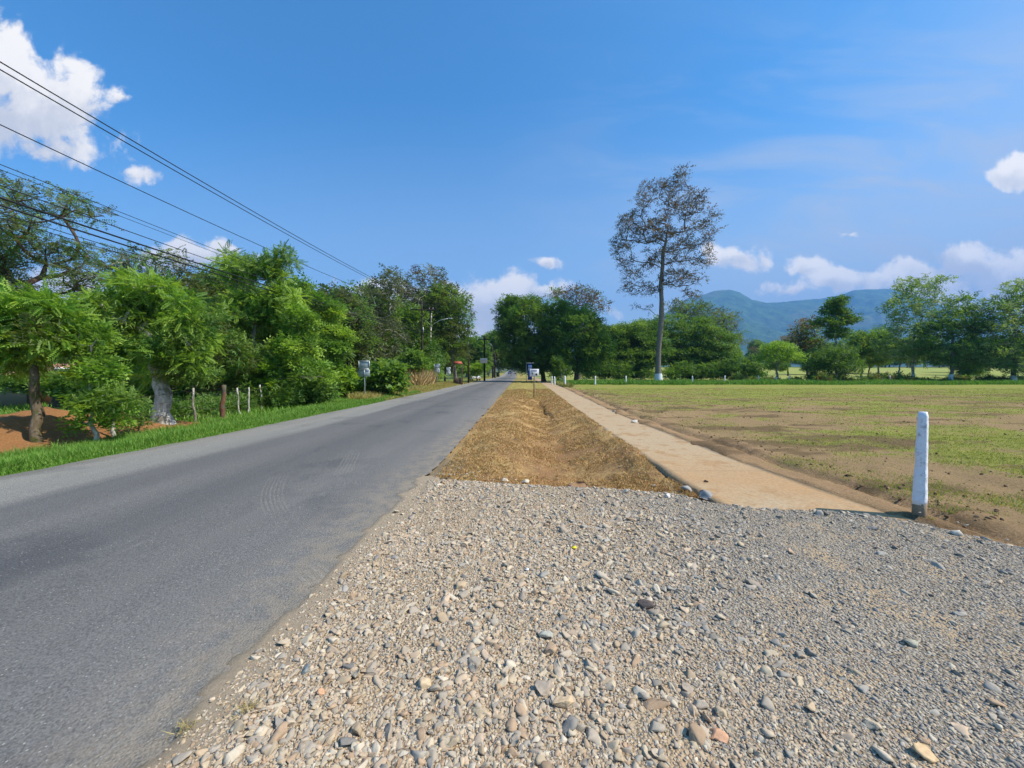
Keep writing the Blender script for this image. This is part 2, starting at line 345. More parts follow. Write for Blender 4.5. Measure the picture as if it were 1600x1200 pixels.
def axis(a, b, h, lo, hi, g=1.07):
    x = list(np.arange(a, b + h / 2, h)); s = h
    while x[-1] < hi: s *= g; x.append(x[-1] + s)
    s = h
    while x[0] > lo: s *= g; x.insert(0, x[0] - s)
    return np.array(x)
def gridmesh(xs, ys):
    X, Y = np.meshgrid(xs, ys); nx, ny = len(xs), len(ys)
    i = np.arange(nx * ny).reshape(ny, nx)
    return X.ravel(), Y.ravel(), np.stack([i[:-1, :-1], i[:-1, 1:], i[1:, 1:], i[1:, :-1]], -1).reshape(-1, 4)
xs = axis(-13, 9, .09, -7000, 7000); ys = axis(1.0, 17, .09, -300, 5150, 1.045)
X, Y, GF = gridmesh(xs, ys); Z = T(X, Y); A, B, f = zones(X, Y)
def m_ground(n):
    a = attr(n, 'Col'); b = attr(n, 'Col2'); p = pos_(n)
    fa = n.m('ADD', b.outputs['Alpha'], n.m('MULTIPLY', n.m('SUBTRACT', n.noise(p, 11.0, 8.0, 0.72), .5), 1.7))
    fa = n.m('ADD', fa, n.m('MULTIPLY', n.m('SUBTRACT', n.noise(p, 2.2, 6.0, 0.7), .5), 1.2))
    k = n.ss(fa, .3, .72); c = n.mix(k, a.outputs[0], b.outputs[0])
    v = n.noise(p, 38.0, 6.0, 0.75); c = n.mix(n.ss(v, .25, .75), n.mix(1.0, c, (.62, .58, .55, 1), 'MULTIPLY'), n.mix(1.0, c, (1.22, 1.22, 1.2, 1), 'MULTIPLY'))
    v2 = n.noise(p, .5, 5.0, .6); c = n.mix(v2, n.mix(1.0, c, (.84, .84, .84, 1), 'MULTIPLY'), n.mix(1.0, c, (1.14, 1.14, 1.12, 1), 'MULTIPLY'))
    return princ(n, c, 0.95, 0.1, bump(n, n.m('ADD', v, n.noise(p, 9.0, 5.0, .7)), 0.7, 0.05))
M_GROUND = mat('ground', m_ground)
g = build('ground', np.stack([X, Y, Z], 1), GF, M_GROUND, colr=A, colr2=np.concatenate([B, f[:, None]], 1), smooth=True); tag(g, kind='structure')

# ------------------------------------------------------------------ road
def strip(xa, xb, ys, ts, dz, edge=0.0):
    V = []; C = []
    for y in ys:
        a, b = xa(y), xb(y)
        j = edge * (fbm(y * 1.7, 3.3) - .5 + .6 * (fbm(y * 9, 8.1) - .5)); j2 = edge * (fbm(y * 1.9, 13.3) - .5 + .6 * (fbm(y * 8, 28.1) - .5))
        for t in ts:
            x = a + (b - a) * t; x += j2 * (t < .01) + j * (t > .99)
            V.append((x, y)); C.append((t, (y % 1000) / 1000, 0))
    V = np.array(V); z = 2.9 * ss(V[:, 1], 140, 330) + 30 * ss(V[:, 1], 900, 3000) + 3.3 * ss(V[:, 1], 72, 185) * ss(V[:, 0], 12, 45) + dz
    n = len(ts); i = np.arange(len(V)).reshape(-1, n)
    return np.concatenate([V, z[:, None]], 1), np.stack([i[:-1, :-1], i[:-1, 1:], i[1:, 1:], i[1:, :-1]], -1).reshape(-1, 4), np.array(C)
ry = np.concatenate([np.arange(-40, 0, 1.), np.arange(0, 20, .12), np.arange(20, 80, .8), np.arange(80, 800, 6)])
ts = np.concatenate([[0, .012], np.linspace(.05, .95, 19), [.988, 1.0]])
V, Fq, C = strip(XL, XR, ry, ts, 0.012, .16)
V[:, 2] += .05 * np.sin(np.pi * C[:, 0]) * ss(V[:, 1], 900, 400)
def m_road(n):
    a = attr(n, 'Col'); s = n.n('ShaderNodeSeparateColor', {0: a.outputs[0]}); t = s.outputs[0]; p = pos_(n)
    st = n.n('ShaderNodeMapping', {0: p, 3: (1.0, .09, 1)}).outputs[0]
    wob = n.m('ADD', t, n.m('MULTIPLY', n.m('SUBTRACT', n.noise(st, .9, 5.0, .6), .5), .16))
    c = n.n('ShaderNodeValToRGB', {0: wob}); r = c.color_ramp
    r.elements[0].position = 0.0; r.elements[0].color = (.235, .215, .17, 1); r.elements[1].position = 1.0; r.elements[1].color = (.17, .16, .14, 1)
    for pz_, cc in ((.06, (.265, .248, .212)), (.27, (.245, .232, .203)), (.34, (.138, .133, .125)), (.50, (.158, .150, .138)), (.60, (.118, .115, .110)), (.78, (.162, .154, .141)), (.93, (.172, .165, .152))):
        e = r.elements.new(pz_); e.color = (*cc, 1)
    cc = c.outputs[0]
    big = n.noise(st, 1.3, 6.0, .65); cc = n.mix(big, n.mix(1.0, cc, (.72, .72, .74, 1), 'MULTIPLY'), n.mix(1.0, cc, (1.28, 1.27, 1.24, 1), 'MULTIPLY'))
    pat = n.noise(p, .55, 5.0, .6); cc = n.mix(n.ss(pat, .54, .66), cc, n.mix(1.0, cc, (.78, .79, .82, 1), 'MULTIPLY'))
    v = n.n('ShaderNodeTexVoronoi', {'Vector': p, 'Scale': 85.0}); sp = n.noise(p, 70.0, 4.0, .75)
    vs = n.n('ShaderNodeSeparateColor', {0: v.outputs['Color']}).outputs[0]
    cc = n.mix(n.ss(sp, .3, .7), n.mix(1.0, cc, (.58, .58, .6, 1), 'MULTIPLY'), n.mix(1.0, cc, (1.35, 1.35, 1.33, 1), 'MULTIPLY'))
    cc = n.mix(n.m('MULTIPLY', n.ss(vs, .955, .985), n.ss(v.outputs['Distance'], .5, .2)), cc, (.42, .40, .36, 1))
    du = n.m('MULTIPLY', n.ss(wob, .86, 1.02), n.ss(n.noise(p, 5.0, 7.0, .7), .35, .65)); cc = n.mix(n.m('MULTIPLY', du, .75), cc, (.33, .265, .185, 1))
    ck = n.n('ShaderNodeTexVoronoi', {'Vector': n.n('ShaderNodeVectorMath', {0: p, 1: n.n('ShaderNodeTexNoise', {'Vector': p, 'Scale': 2.5, 'Detail': 5.0}).outputs['Color']}, operation='ADD').outputs[0], 'Scale': .7}, feature='DISTANCE_TO_EDGE').outputs['Distance']
    st2 = n.n('ShaderNodeMapping', {0: p, 2: (0, 0, R_(8)), 3: (3.2, .25, 1)}).outputs[0]; sk = n.noise(st2, 2.2, 7.0, .72); cc = n.mix(n.m('MULTIPLY', n.ss(sk, .62, .74), .5), cc, (.26, .245, .215, 1))
    h = n.m('ADD', n.m('MULTIPLY', v.outputs['Distance'], -.9), sp)
    return princ(n, cc, .82, .32, bump(n, h, .75, .009))
M_ROAD = mat('asphalt', m_road)
road = build('road', V, Fq, M_ROAD, colr=C, smooth=True); tag(road, kind='structure')
# thin worn concrete lips / tyre marks scuffed on the asphalt
M_MARK = mat('dust_mark', lambda n: (lambda k: n.n('ShaderNodeMixShader', {0: k, 1: n.n('ShaderNodeBsdfTransparent').outputs[0], 2: princ(n, (.42, .395, .34, 1), .95, .1)}).outputs[0])
             (n.m('MULTIPLY', n.ss(n.noise(pos_(n), 32.0, 4.0, .7), .38, .6), n.m('MULTIPLY', attr(n, 'Col').outputs['Fac'], .3))))
def ribbon(pts, w_):
    a = np.array([G(u, v) for u, v in pts]); t = np.linspace(0, len(a) - 1, 24); q = np.stack([np.interp(t, range(len(a)), a[:, k]) for k in (0, 1)], 1)
    k = np.ones(5) / 5; q = np.stack([np.convolve(np.pad(q[:, i], 2, 'edge'), k, 'valid') for i in (0, 1)], 1)
    d = np.gradient(q, axis=0); d /= np.linalg.norm(d, axis=1, keepdims=True); nn = np.stack([-d[:, 1], d[:, 0]], 1) * w_ / 2
    f_ = np.sin(np.linspace(0.05, math.pi - .05, 24)) ** .6
    return q, nn, f_
def marks(name, pts, w_, reps, gap):
    V = []; F = []; C = []; k = 0
    q, nn, f_ = ribbon(pts, 1.0)
    for r in range(reps):
        o = q + nn * 2 * (r - (reps - 1) / 2) * gap
        for i in range(24):
            for s in (-1, 1):
                x, y = o[i] + nn[i] * s * w_ * (0.7 + .6 * random.random())
                t = (x - XL(y)) / (XR(y) - XL(y)); V.append((x, y, .0185 + .05 * math.sin(math.pi * min(1, max(0, t))))); C.append((f_[i],) * 3)
        F += [(k + 2 * i, k + 2 * i + 1, k + 2 * i + 3, k + 2 * i + 2) for i in range(23)]; k = len(V)
    build(name, V, [np.array(F)], M_MARK, road, colr=C)
random.seed(3)
marks('tyre_mark', [(436, 812), (426, 795), (424, 778), (430, 760), (440, 745)], .022, 6, .045)
marks('tyre_mark', [(532, 750), (540, 735), (549, 718), (556, 706)], .03, 5, .055)
marks('tyre_mark', [(536, 806), (560, 799), (583, 791)], .012, 3, .06)
marks('tyre_mark', [(478, 890), (500, 910), (520, 925)], .03, 4, .06)
marks('tyre_mark', [(545, 822), (575, 806), (600, 798)], .012, 2, .1)
marks('tyre_mark', [(0, 1185), (30, 1165), (62, 1140)], .012, 2, .05)
marks('tyre_mark', [(60, 1200), (85, 1180), (108, 1160)], .012, 2, .05)
marks('tyre_mark', [(145, 1200), (175, 1170), (205, 1148)], .02, 2, .05)

# ------------------------------------------------------------------ footpath slab
py = np.concatenate([np.arange(3.2, 20, .1), np.arange(20, 131, 1.)])
V, Fq, C = strip(PL, PR, py, np.linspace(0, 1, 12), 0.035, .10)
n0 = len(V); nt = 12
V[:, 2] += .012 * (fbm(V[:, 0] * 2, V[:, 1] * 2) - .5) - .03 * ss(V[:, 1], 4.6, 3.6)
lo = V.copy(); lo[:, 2] -= .22; rows = len(py); i = np.arange(n0).reshape(rows, nt)
side = [np.stack([i[:-1, c_], i[1:, c_], i[1:, c_] + n0, i[:-1, c_] + n0], 1) for c_ in (0, nt - 1)] + [np.stack([i[0, :-1], i[0, 1:], i[0, 1:] + n0, i[0, :-1] + n0], 1)]
def m_path(n):
    p = pos_(n); s = n.n('ShaderNodeSeparateXYZ', {0: p})
    c = n.mix(n.noise(p, 1.2, 6.0, .65), (.47, .325, .185, 1), (.47, .375, .25, 1))
    c = n.mix(n.ss(n.noise(p, 1.9, 7., .7), .52, .62), c, (.40, .255, .13, 1))
    c = n.mix(n.m('MULTIPLY', n.ss(n.noise(p, 4.5, 7., .75), .60, .68), .7), c, (.24, .16, .09, 1))
    c = n.mix(n.m('MULTIPLY', n.ss(s.outputs[1], 8.5, 5.0), n.ss(n.noise(p, .8, 5.0, .6), .25, .6)), c, (.47, .30, .155, 1))
    c = n.mix(n.ss(n.noise(p, 24.0, 6.0, .75), .25, .75), n.mix(1.0, c, (.76, .74, .72, 1), 'MULTIPLY'), n.mix(1.0, c, (1.12, 1.12, 1.1, 1), 'MULTIPLY'))
    j = n.m('ABSOLUTE', n.m('SUBTRACT', n.m('FRACT', n.m('DIVIDE', n.m('ADD', s.outputs[1], n.m('MULTIPLY', n.noise(p, 3., 4.), .05)), 2.45)), .5))
    c = n.mix(n.m('MULTIPLY', n.ss(j, .006, .002), .45), c, (.16, .11, .06, 1))
    return princ(n, c, .95, .1, bump(n, n.noise(p, 45, 6.0, .7), .5, .01))
pa = build('path', np.concatenate([V, lo]), [Fq] + side, mat('dusty_concrete', m_path)); tag(pa, kind='structure')

# ------------------------------------------------------------------ gravel
xs = np.arange(-1.7, 9.5, .05); ys = np.arange(.2, 6.0, .05)
X, Y, Fq = gridmesh(xs, ys); k = (X > XR(Y) - .3) & (Y < padtop(X) + .12)
padh = lambda X, Y: .022 + .05 * (fbm(X * 1.1 + 3, Y * 1.1) - .5) * ss(X - XR(Y), 0, .5) - .03 * ss(X - XR(Y), .25, 0) + .02 * ss(padtop(X) - Y, .8, .3)
_padh = padh
def padh(X, Y):
    h = _padh(X, Y); return np.where(X < XR(Y) + .25, np.clip(h, .021, .03), h)
Z = padh(X, Y)
Z = np.where(Y > padtop(X) - .02, T(X, Y) - .06, Z); ov = XR(Y) - .0 - .24 * fbm(X * 3, Y * 3, 5)
Z = np.where(X < XR(Y) + .25, np.maximum(.021, np.minimum(Z, .03)), Z); Z = np.where(X < ov, -.06, Z)
Fk = Fq[k[Fq].any(1)]
def m_pad(n):
    p = pos_(n); s = n.n('ShaderNodeSeparateXYZ', {0: p})
    v = n.n('ShaderNodeTexVoronoi', {'Vector': p, 'Scale': 62.0}); vc = n.n('ShaderNodeSeparateColor', {0: v.outputs['Color']})
    zone = n.ss(n.m('ADD', n.m('ADD', s.outputs[0], n.m('MULTIPLY', s.outputs[1], -.05)), n.m('MULTIPLY', n.noise(p, 1.2, 4., .6), 2.4)), 1.0, 3.2)
    tan = n.mix(vc.outputs[0], (.38, .30, .20, 1), (.50, .40, .28, 1)); gr = n.mix(vc.outputs[1], (.20, .185, .16, 1), (.46, .41, .33, 1))
    c = n.mix(n.m('MULTIPLY', zone, .8), tan, gr)
    c = n.mix(n.ss(v.outputs['Distance'], .35, .75), c, n.mix(1.0, c, (.68, .60, .50, 1), 'MULTIPLY'))
    c = n.mix(n.ss(n.noise(p, 2.1, 5., .6), .50, .64), c, (.42, .31, .19, 1))
    du = n.ss(n.m('ADD', attr(n, 'Col').outputs['Fac'], n.m('MULTIPLY', n.m('SUBTRACT', n.noise(p, 6., 6., .7), .5), .8)), .35, .6)
    c = n.mix(du, c, n.mix(n.noise(p, 50., 5., .75), (.20, .155, .105, 1), (.52, .41, .28, 1)))
    h_ = n.m('ADD', n.m('MULTIPLY', n.m('MULTIPLY', v.outputs['Distance'], -1.0), n.m('SUBTRACT', 1.0, du)), n.m('MULTIPLY', n.m('MULTIPLY', n.noise(p, 70., 6., .8), .8), du))
    return princ(n, c, .95, .15, bump(n, h_, .8, .02))
gp = build('gravel_bed', np.stack([X, Y, Z], 1), Fk, mat('gravel_bed', m_pad), smooth=True, colr=np.repeat(ss(X - XR(Y), .40, .05)[:, None], 3, 1)); tag(gp, kind='structure')

def ico(sub):
    t = (1 + 5 ** .5) / 2
    v = [(-1, t, 0), (1, t, 0), (-1, -t, 0), (1, -t, 0), (0, -1, t), (0, 1, t), (0, -1, -t), (0, 1, -t), (t, 0, -1), (t, 0, 1), (-t, 0, -1), (-t, 0, 1)]
    f = [(0, 11, 5), (0, 5, 1), (0, 1, 7), (0, 7, 10), (0, 10, 11), (1, 5, 9), (5, 11, 4), (11, 10, 2), (10, 7, 6), (7, 1, 8), (3, 9, 4), (3, 4, 2), (3, 2, 6), (3, 6, 8), (3, 8, 9), (4, 9, 5), (2, 4, 11), (6, 2, 10), (8, 6, 7), (9, 8, 1)]
    v = [np.array(p, float) / np.linalg.norm(p) for p in v]
    for _ in range(sub):
        c = {}; nf = []
        def mid(a, b):
            k = (min(a, b), max(a, b))
            if k not in c: p = v[a] + v[b]; v.append(p / np.linalg.norm(p)); c[k] = len(v) - 1
            return c[k]
        for a, b, d in f:
            x, y, z = mid(a, b), mid(b, d), mid(d, a); nf += [(a, x, z), (b, y, x), (d, z, y), (x, y, z)]
        f = nf
    return np.array(v), np.array(f)
def rock(sub, r, cuts=7):
    v, f = ico(sub); v = v.copy()
    for _ in range(cuts):
        d = r.normal(size=3); d /= np.linalg.norm(d); h = r.uniform(.28, .62)
        s = v @ d; k = s > h; v[k] -= np.outer(s[k] - h, d)
    v *= 1 + .06 * r.normal(size=(len(v), 1)); v /= np.abs(v).max(0); return v * np.array((1, r.uniform(.5, .9), r.uniform(.3, .6))), f
def stone_cols(n, grey, r):
    tan = np.array([(.50, .40, .27), (.54, .45, .32), (.46, .35, .23), (.42, .36, .28), (.52, .40, .28), (.42, .35, .27), (.58, .50, .38), (.50, .41, .30), (.44, .31, .2)])
    gr = np.array([(.32, .29, .25), (.38, .345, .29), (.43, .39, .32), (.26, .24, .21), (.47, .405, .31), (.31, .275, .225)])
    c = np.where((r.random(n) < grey)[:, None], gr[r.integers(0, len(gr), n)], tan[r.integers(0, len(tan), n)])
    return c * r.uniform(.84, 1.1, (n, 1))
def greyness(X, Y): return np.clip(.16 + .62 * ss(X + .12 * Y + 2.2 * (fbm(X * .8, Y * .8) - .5), .6, 2.6) - .1 * ss(Y, 3, 1.6), 0, 1)
def scatter_stones(n, smin, smax, sub, power, keep, ylo=1.0, yhi=5.9, xhi=8.5, bias=0.5, nt=6):
    r = rng; Yv = ylo + (yhi - ylo) * r.random(n * 3) ** 1.35; Xv = -1.5 + (xhi + 1.5) * r.random(n * 3)
    ok = (Yv < padtop(Xv) + .42 * (fbm(Xv * 2.2, Yv * .6) - .5) + .10 * r.random(len(Xv)) ** 3 * (1 + 2 * (r.random(len(Xv)) < .15))) & (Xv > XR(Yv) - .02) & (np.abs(Xv) < Yv * 1.45 + .4)
    pr_ = keep(Xv, Yv) * (.5 + .5 * ss(fbm(Xv * 1.4 + 60, Yv * 1.4), .36, .5)); ok &= r.random(len(Xv)) < pr_
    Xv, Yv = Xv[ok][:n], Yv[ok][:n]; m = len(Xv)
    s = smin + (smax - smin) * r.random(m) ** power
    Z = padh(Xv, Yv) + s * r.uniform(-.25, .2, m)
    Z = np.where(Yv > padtop(Xv) - .05, T(Xv, Yv) + .06 + s * .2, Z)
    C = stone_cols(m, greyness(Xv, Yv), r)
    outV, outF, outC, base = [], [], [], 0
    which = r.integers(0, nt, m)
    for t in range(nt):
        tv, tf = rock(sub, r); k = which == t
        if not k.any(): continue
        rz = r.uniform(0, 6.28, k.sum()); tilt = r.normal(size=(k.sum(), 3)) * .35; tilt[:, 2] = 1
        Rm = frames(np.stack([np.cos(rz), np.sin(rz), r.normal(size=k.sum()) * .25], 1), tilt)
        v, f = scatter(tv, tf, np.stack([Xv[k], Yv[k], Z[k]], 1), Rm, s[k])
        outV.append(v); outF.append(f + base); base += len(v); outC.append(np.repeat(C[k], len(tv), 0))
    return np.concatenate(outV), np.concatenate(outF), np.concatenate(outC)
edge = lambda X, Y: ss(X - XR(Y) + .3 * (fbm(X * 2, Y * 2) - .5), .0, .26) * .68 + .32
left = lambda X, Y: (.12 + .88 * ss(X - .35 * (Y - 2) + 1.6 * (fbm(X, Y) - .5), 1.9, .2)) * (.04 + .96 * ss(X - XR(Y) + .3 * (fbm(X * 2, Y * 2) - .5), .06, .26)) + .5 * ss(padtop(X) - Y, .25, 0) * ss(X - XR(Y), .3, .7)
shoulder = lambda X, Y: (X - XR(Y) < .75) * (.25 + .75 * ss(X - XR(Y), .0, .4)) * ss(fbm(X * 3, Y * 3), .3, .55)
parts = [scatter_stones(60000, .0035, .011, 0, 2.0, shoulder), scatter_stones(9000, .01, .024, 1, 2.4, shoulder), scatter_stones(70000, .0045, .010, 0, 1.3, lambda X, Y: edge(X, Y) * ss(Y, 5.9, 2.5)),
         scatter_stones(42000, .008, .017, 0, 1.5, edge), scatter_stones(19000, .013, .027, 1, 1.4, left), scatter_stones(5600, .022, .046, 1, 1.8, left), scatter_stones(420, .042, .07, 2, 2.0, left),
         scatter_stones(9000, .014, .042, 1, 2.0, lambda X, Y: (np.abs(padtop(X) - Y + .02) < .16) * (X < 4.6) * (X > XR(Y) + .3) * .8)]
b = 0; FF = []
for v, f, c in parts: FF.append(f + b); b += len(v)
gs = build('gravel', np.concatenate([p[0] for p in parts]), np.concatenate(FF), M_STONE, colr=np.concatenate([p[2] for p in parts]))
tag(gs, 'loose crushed gravel of tan and grey stones spread in the foreground', kind='stuff')

def single_rock(u, v, w_px, c, label, name='rock', flat=.6, zoff=.25, seed=1, asp=.8):
    r = np.random.default_rng(seed); x, y = G(u, v); s = w_px / F_PX * y / 2
    tv, tf = rock(2, r, 9); tv = tv / np.abs(tv).max(0) * np.array((1, asp, flat)) * s
    z = float(padh(x, y)) if (y < padtop(x)) else max(float(T(x, y)), .035 if PL(y) < x < PR(y) else -9)
    cc = np.array(c)[None] * np.array((1.0, .95, .86)) * (0.85 + .3 * r.random((len(tv), 1)))
    o = build(name, tv, tf, M_STONE, colr=cc, loc=(x, y, z + s * flat * zoff)); o.rotation_euler = (0, 0, r.uniform(-.6, .6))
    return tag(o, label, 'rock')
TAN = (.58, .47, .33); GRY = (.30, .30, .29)
for a in [
 (668, 1080, 30, TAN, 'round tan stone lying among the pale gravel beside two grey stones', 3),
 (852, 1004, 24, (.42, .43, .40), 'upright greenish grey stone standing alone in mid gravel', 5),
 (1120, 1158, 34, (.60, .36, .24), 'flat rusty orange stone in the lower gravel', 6),
 (1008, 953, 30, (.12, .10, .10), 'thin dark slab lying flat in the gravel', 7),
 (940, 906, 26, (.56, .50, .42), 'pale stone beside the flattened track in the gravel', 8),
 (850, 1088, 34, (.38, .33, .28), 'brownish grey angular stone next to a tan wedge stone', 9),
 (880, 1112, 36, (.62, .48, .33), 'tan wedge shaped stone below the brownish one', 10),
 (750, 1125, 36, TAN, 'broad tan boulder chip near the bottom edge of the gravel', 11),
 (1425, 1010, 26, (.42, .42, .36), 'long pale chip lying in the fine grey gravel', 12),
 (1366, 1142, 34, (.50, .44, .35), 'wide beige stone in the fine gravel on the right', 13),
 (1445, 1185, 40, (.58, .44, .28), 'long sandy stone at the bottom right of the gravel', 14),
 (660, 1140, 30, (.5, .44, .36), 'beige stone touching the broad tan one', 15),
 (1042, 782, 15, (.62, .62, .62), 'whitish chip leaning on a dark rock at the gravel edge', 16),
 (1075, 770, 22, (.36, .36, .36), 'grey rock where the gravel meets the footpath corner', 17),
 (1106, 780, 26, (.30, .31, .33), 'dark grey rock against the end of the footpath', 18),
 (950, 759, 36, (.66, .64, .60), 'long whitish flat stone on the far rim of the gravel', 19),
 (885, 748, 30, (.58, .50, .32), 'yellowish broken slab stuck in the ditch end', 20),
 (820, 749, 18, (.66, .60, .50), 'cream stone on the rim of the gravel', 21),
 (790, 750, 14, (.62, .55, .45), 'small cream stone near the left of the gravel rim', 22),
 (905, 735, 42, (.42, .27, .16), 'brown eroded rock bared in the ditch', 23),
 (925, 744, 26, (.30, .18, .11), 'dark brown rock lump in the ditch', 24),
 (1495, 839, 20, (.56, .54, .50), 'pale round stone beside the fence post soil', 25),
 (1104, 757, 9, (.07, .05, .045), 'small black stone alone on the footpath', 26),
 (1022, 755, 9, (.6, .55, .45), 'small pale pebble in the dry verge grass', 27),
 (330, 1100, 12, (.6, .5, .4), 'lone pebble on the road edge dust', 28),
 (545, 1052, 22, (.20, .20, .20), 'charcoal stone near the orange pebble', 29),
 (502, 1094, 16, (.62, .38, .24), 'rounded orange pebble by the pale gravel edge', 30),
 (445, 1010, 24, (.5, .43, .34), 'long tan stone on the gravel shoulder nearest the road', 31),
 (478, 1058, 24, (.27, .30, .31), 'slate blue stone in the gravel shoulder', 32),
 (1248, 1075, 22, (.56, .48, .36), 'oval beige stone left of the fine grey gravel', 33),
 (993, 662, 13, (.55, .52, .47), 'pale stone slab lying at the far edge of the footpath', 34),
 (958, 645, 9, (.35, .3, .25), 'small flat stone on the footpath beside the field', 35)]:
    single_rock(*a[:5], seed=a[5])

# small litter
def litter(u, v, pts, c, label, cat, name):
    x, y = G(u, v); z = float(padh(x, y)) + .012 if y < padtop(x) and x > XR(y) else .045
    m = MB(); P_ = np.array(pts) * .5
    m.add([(a, b_, .004 + .006 * math.sin(9 * a + 5 * b_)) for a, b_ in P_] + [(a, b_, .0) for a, b_ in P_], [tuple(range(len(P_))), tuple(range(2 * len(P_) - 1, len(P_) - 1, -1))] + [(i, len(P_) + i, len(P_) + (i + 1) % len(P_), (i + 1) % len(P_)) for i in range(len(P_))])
    return tag(m.build(name, plain(name, c, .5, .1), loc=(x, y, z)), label, cat)
litter(897, 862, [(-.045, -.02), (0, -.035), (.04, -.03), (.045, .03), (.01, .04), (-.04, .03)], (.85, .72, .02), 'crumpled yellow wrapper on the gravel', 'wrapper', 'wrapper')
litter(823, 897, [(-.03, -.02), (.02, -.03), (.04, .01), (0, .03)], (.8, .8, .8), 'tiny scrap of white paper on the gravel', 'paper', 'paper_scrap')
litter(478, 687, [(-.16, -.06), (.1, -.09), (.18, .03), (0, .09)], (.78, .78, .74), 'white scrap on the far edge of the road by the grass', 'paper', 'paper_scrap')
litter(502, 683, [(-.16, -.06), (.16, -.05), (.1, .06), (-.1, .08)], (.8, .78, .76), 'white scrap on the road further along the grass verge', 'paper', 'paper_scrap')

# ------------------------------------------------------------------ mountains
th = np.linspace(-1.55, 1.9, 400); ds = np.linspace(0, 1, 110)
rid = np.array([(-300, 540), (200, 535), (600, 548), (760, 552), (880, 540), (980, 515), (1030, 500), (1052, 484), (1070, 472), (1095, 466), (1118, 459), (1137, 458), (1152, 461), (1172, 473), (1195, 478), (1220, 477), (1250, 474), (1285, 471), (1310, 466), (1328, 459), (1352, 457), (1395, 457), (1420, 464), (1450, 476), (1478, 486), (1520, 492), (1600, 500), (1700, 497), (1900, 480), (2250, 500)])
TH, DS = np.meshgrid(th, ds); D = 2300 + 2850 * DS
ridge = np.interp(TH * 603 + 800, rid[:, 0], 582 - rid[:, 1]) / 603 * 4500
prof = np.where(DS < .76, (DS / .76) ** 1.35, 1 - ((DS - .76) / .24) ** 1.5)
Xm = TH * D; wn = fbm(Xm / 420 + 50, D / 420, 5) - .5; rn = 1 - np.abs(2 * fbm(Xm / 300 + 7, D / 600, 4) - 1)
tn = fbm(TH * 26 + 5, DS * 3.0, 5) - .5
Zm = 28 + ridge * prof * (1 + (1.0 * wn + .25 * tn) * (1 - prof) * 1.3) + 150 * (rn - .7) * prof * (1 - prof) * 2.5
Zm += 9 * (fbm(Xm / 45, D / 45, 3) - .5) + 5 * (rng.random(Xm.shape) - .5)
i = np.arange(Xm.size).reshape(Xm.shape)
def m_mtn(n):
    p = pos_(n); c = n.mix(n.ss(n.noise(p, .012, 8., .75), .3, .7), (.025, .06, .02, 1), (.10, .18, .045, 1))
    c = n.mix(n.ss(n.noise(p, .0028, 5., .6), .58, .66), c, (.12, .15, .05, 1))
    return princ(n, c, 1.0, .05, bump(n, n.noise(p, .05, 4., .7), 1.0, 9.0))
mt = build('mountains', np.stack([Xm, D, Zm], -1).reshape(-1, 3), np.stack([i[:-1, :-1], i[:-1, 1:], i[1:, 1:], i[1:, :-1]], -1).reshape(-1, 4), mat('forested_slope', m_mtn), smooth=True)
tag(mt, kind='structure')

# ------------------------------------------------------------------ plant templates
def diamond(L, W, o=(0, 0, 0), ang=0.0, droop=0.0, tilt=0.0):
    v = np.array([(0, 0, 0), (-W / 2, L * .45, W * .12), (0, L, -droop * L), (W / 2, L * .45, W * .12)], float)
    ca, sa = math.cos(ang), math.sin(ang); v = v @ np.array(((ca, sa, 0), (-sa, ca, 0), (0, 0, 1))); v[:, 2] += tilt * np.hypot(v[:, 0], v[:, 1])
    return v + np.array(o)
def tmpl(ls):
    V = np.concatenate(ls); return V, np.arange(len(V)).reshape(-1, 4)
def pinnate(k=8, droop=.28, L=.24, W=.10):
    ls = []
    for i in range(k):
        y = .14 + .78 * i / (k - 1); z = -droop * y * y; l = L * (1 - .35 * abs(i / (k - 1) - .4))
        for s in (-1, 1): ls.append(diamond(l, W, (0, y, z), -s * 1.12, .25))
    ls.append(diamond(.24, .12, (0, .95, -droop * .9), 0, .4)); return tmpl(ls)
_r = np.random.default_rng(11)
def spray(k=7, L=.42, W=.2, spread=.5, flat=.35):
    ls = []
    for i in range(k):
        a = _r.uniform(-1.5, 1.5); ls.append(diamond(L * _r.uniform(.8, 1.2), W, (_r.normal() * spread * .4, _r.uniform(0, .75), _r.normal() * flat * .5), a, _r.uniform(0, .5), _r.uniform(-.5, .5)))
    return tmpl(ls)
TP = {'pinnate': pinnate(8), 'pinnate_s': pinnate(5, .45, .3, .13), 'spray': spray(7), 'pad': spray(8, .3, .16, 1.1, .12), 'lance': spray(6, .62, .12, .4, .5), 'broad': spray(4, .7, .42, .5, .3), 'dry': spray(4, .34, .15, .8, .4)}

PAL = {'bright': ((.11, .26, .035), (.38, .54, .09)), 'mid': ((.07, .18, .035), (.24, .36, .085)), 'dark': ((.045, .13, .026), (.18, .29, .06)), 'drygrey': ((.055, .05, .04), (.14, .12, .09)),
       'olive': ((.10, .14, .045), (.19, .23, .08)), 'grey': ((.085, .11, .06), (.20, .23, .13)), 'brown': ((.09, .065, .05), (.20, .15, .10)),
       'light': ((.15, .24, .08), (.32, .42, .18)), 'yellow': ((.2, .22, .04), (.32, .3, .08)), 'straw': ((.40, .28, .12), (.55, .42, .2)), 'rust': ((.14, .11, .05), (.2, .16, .07))}

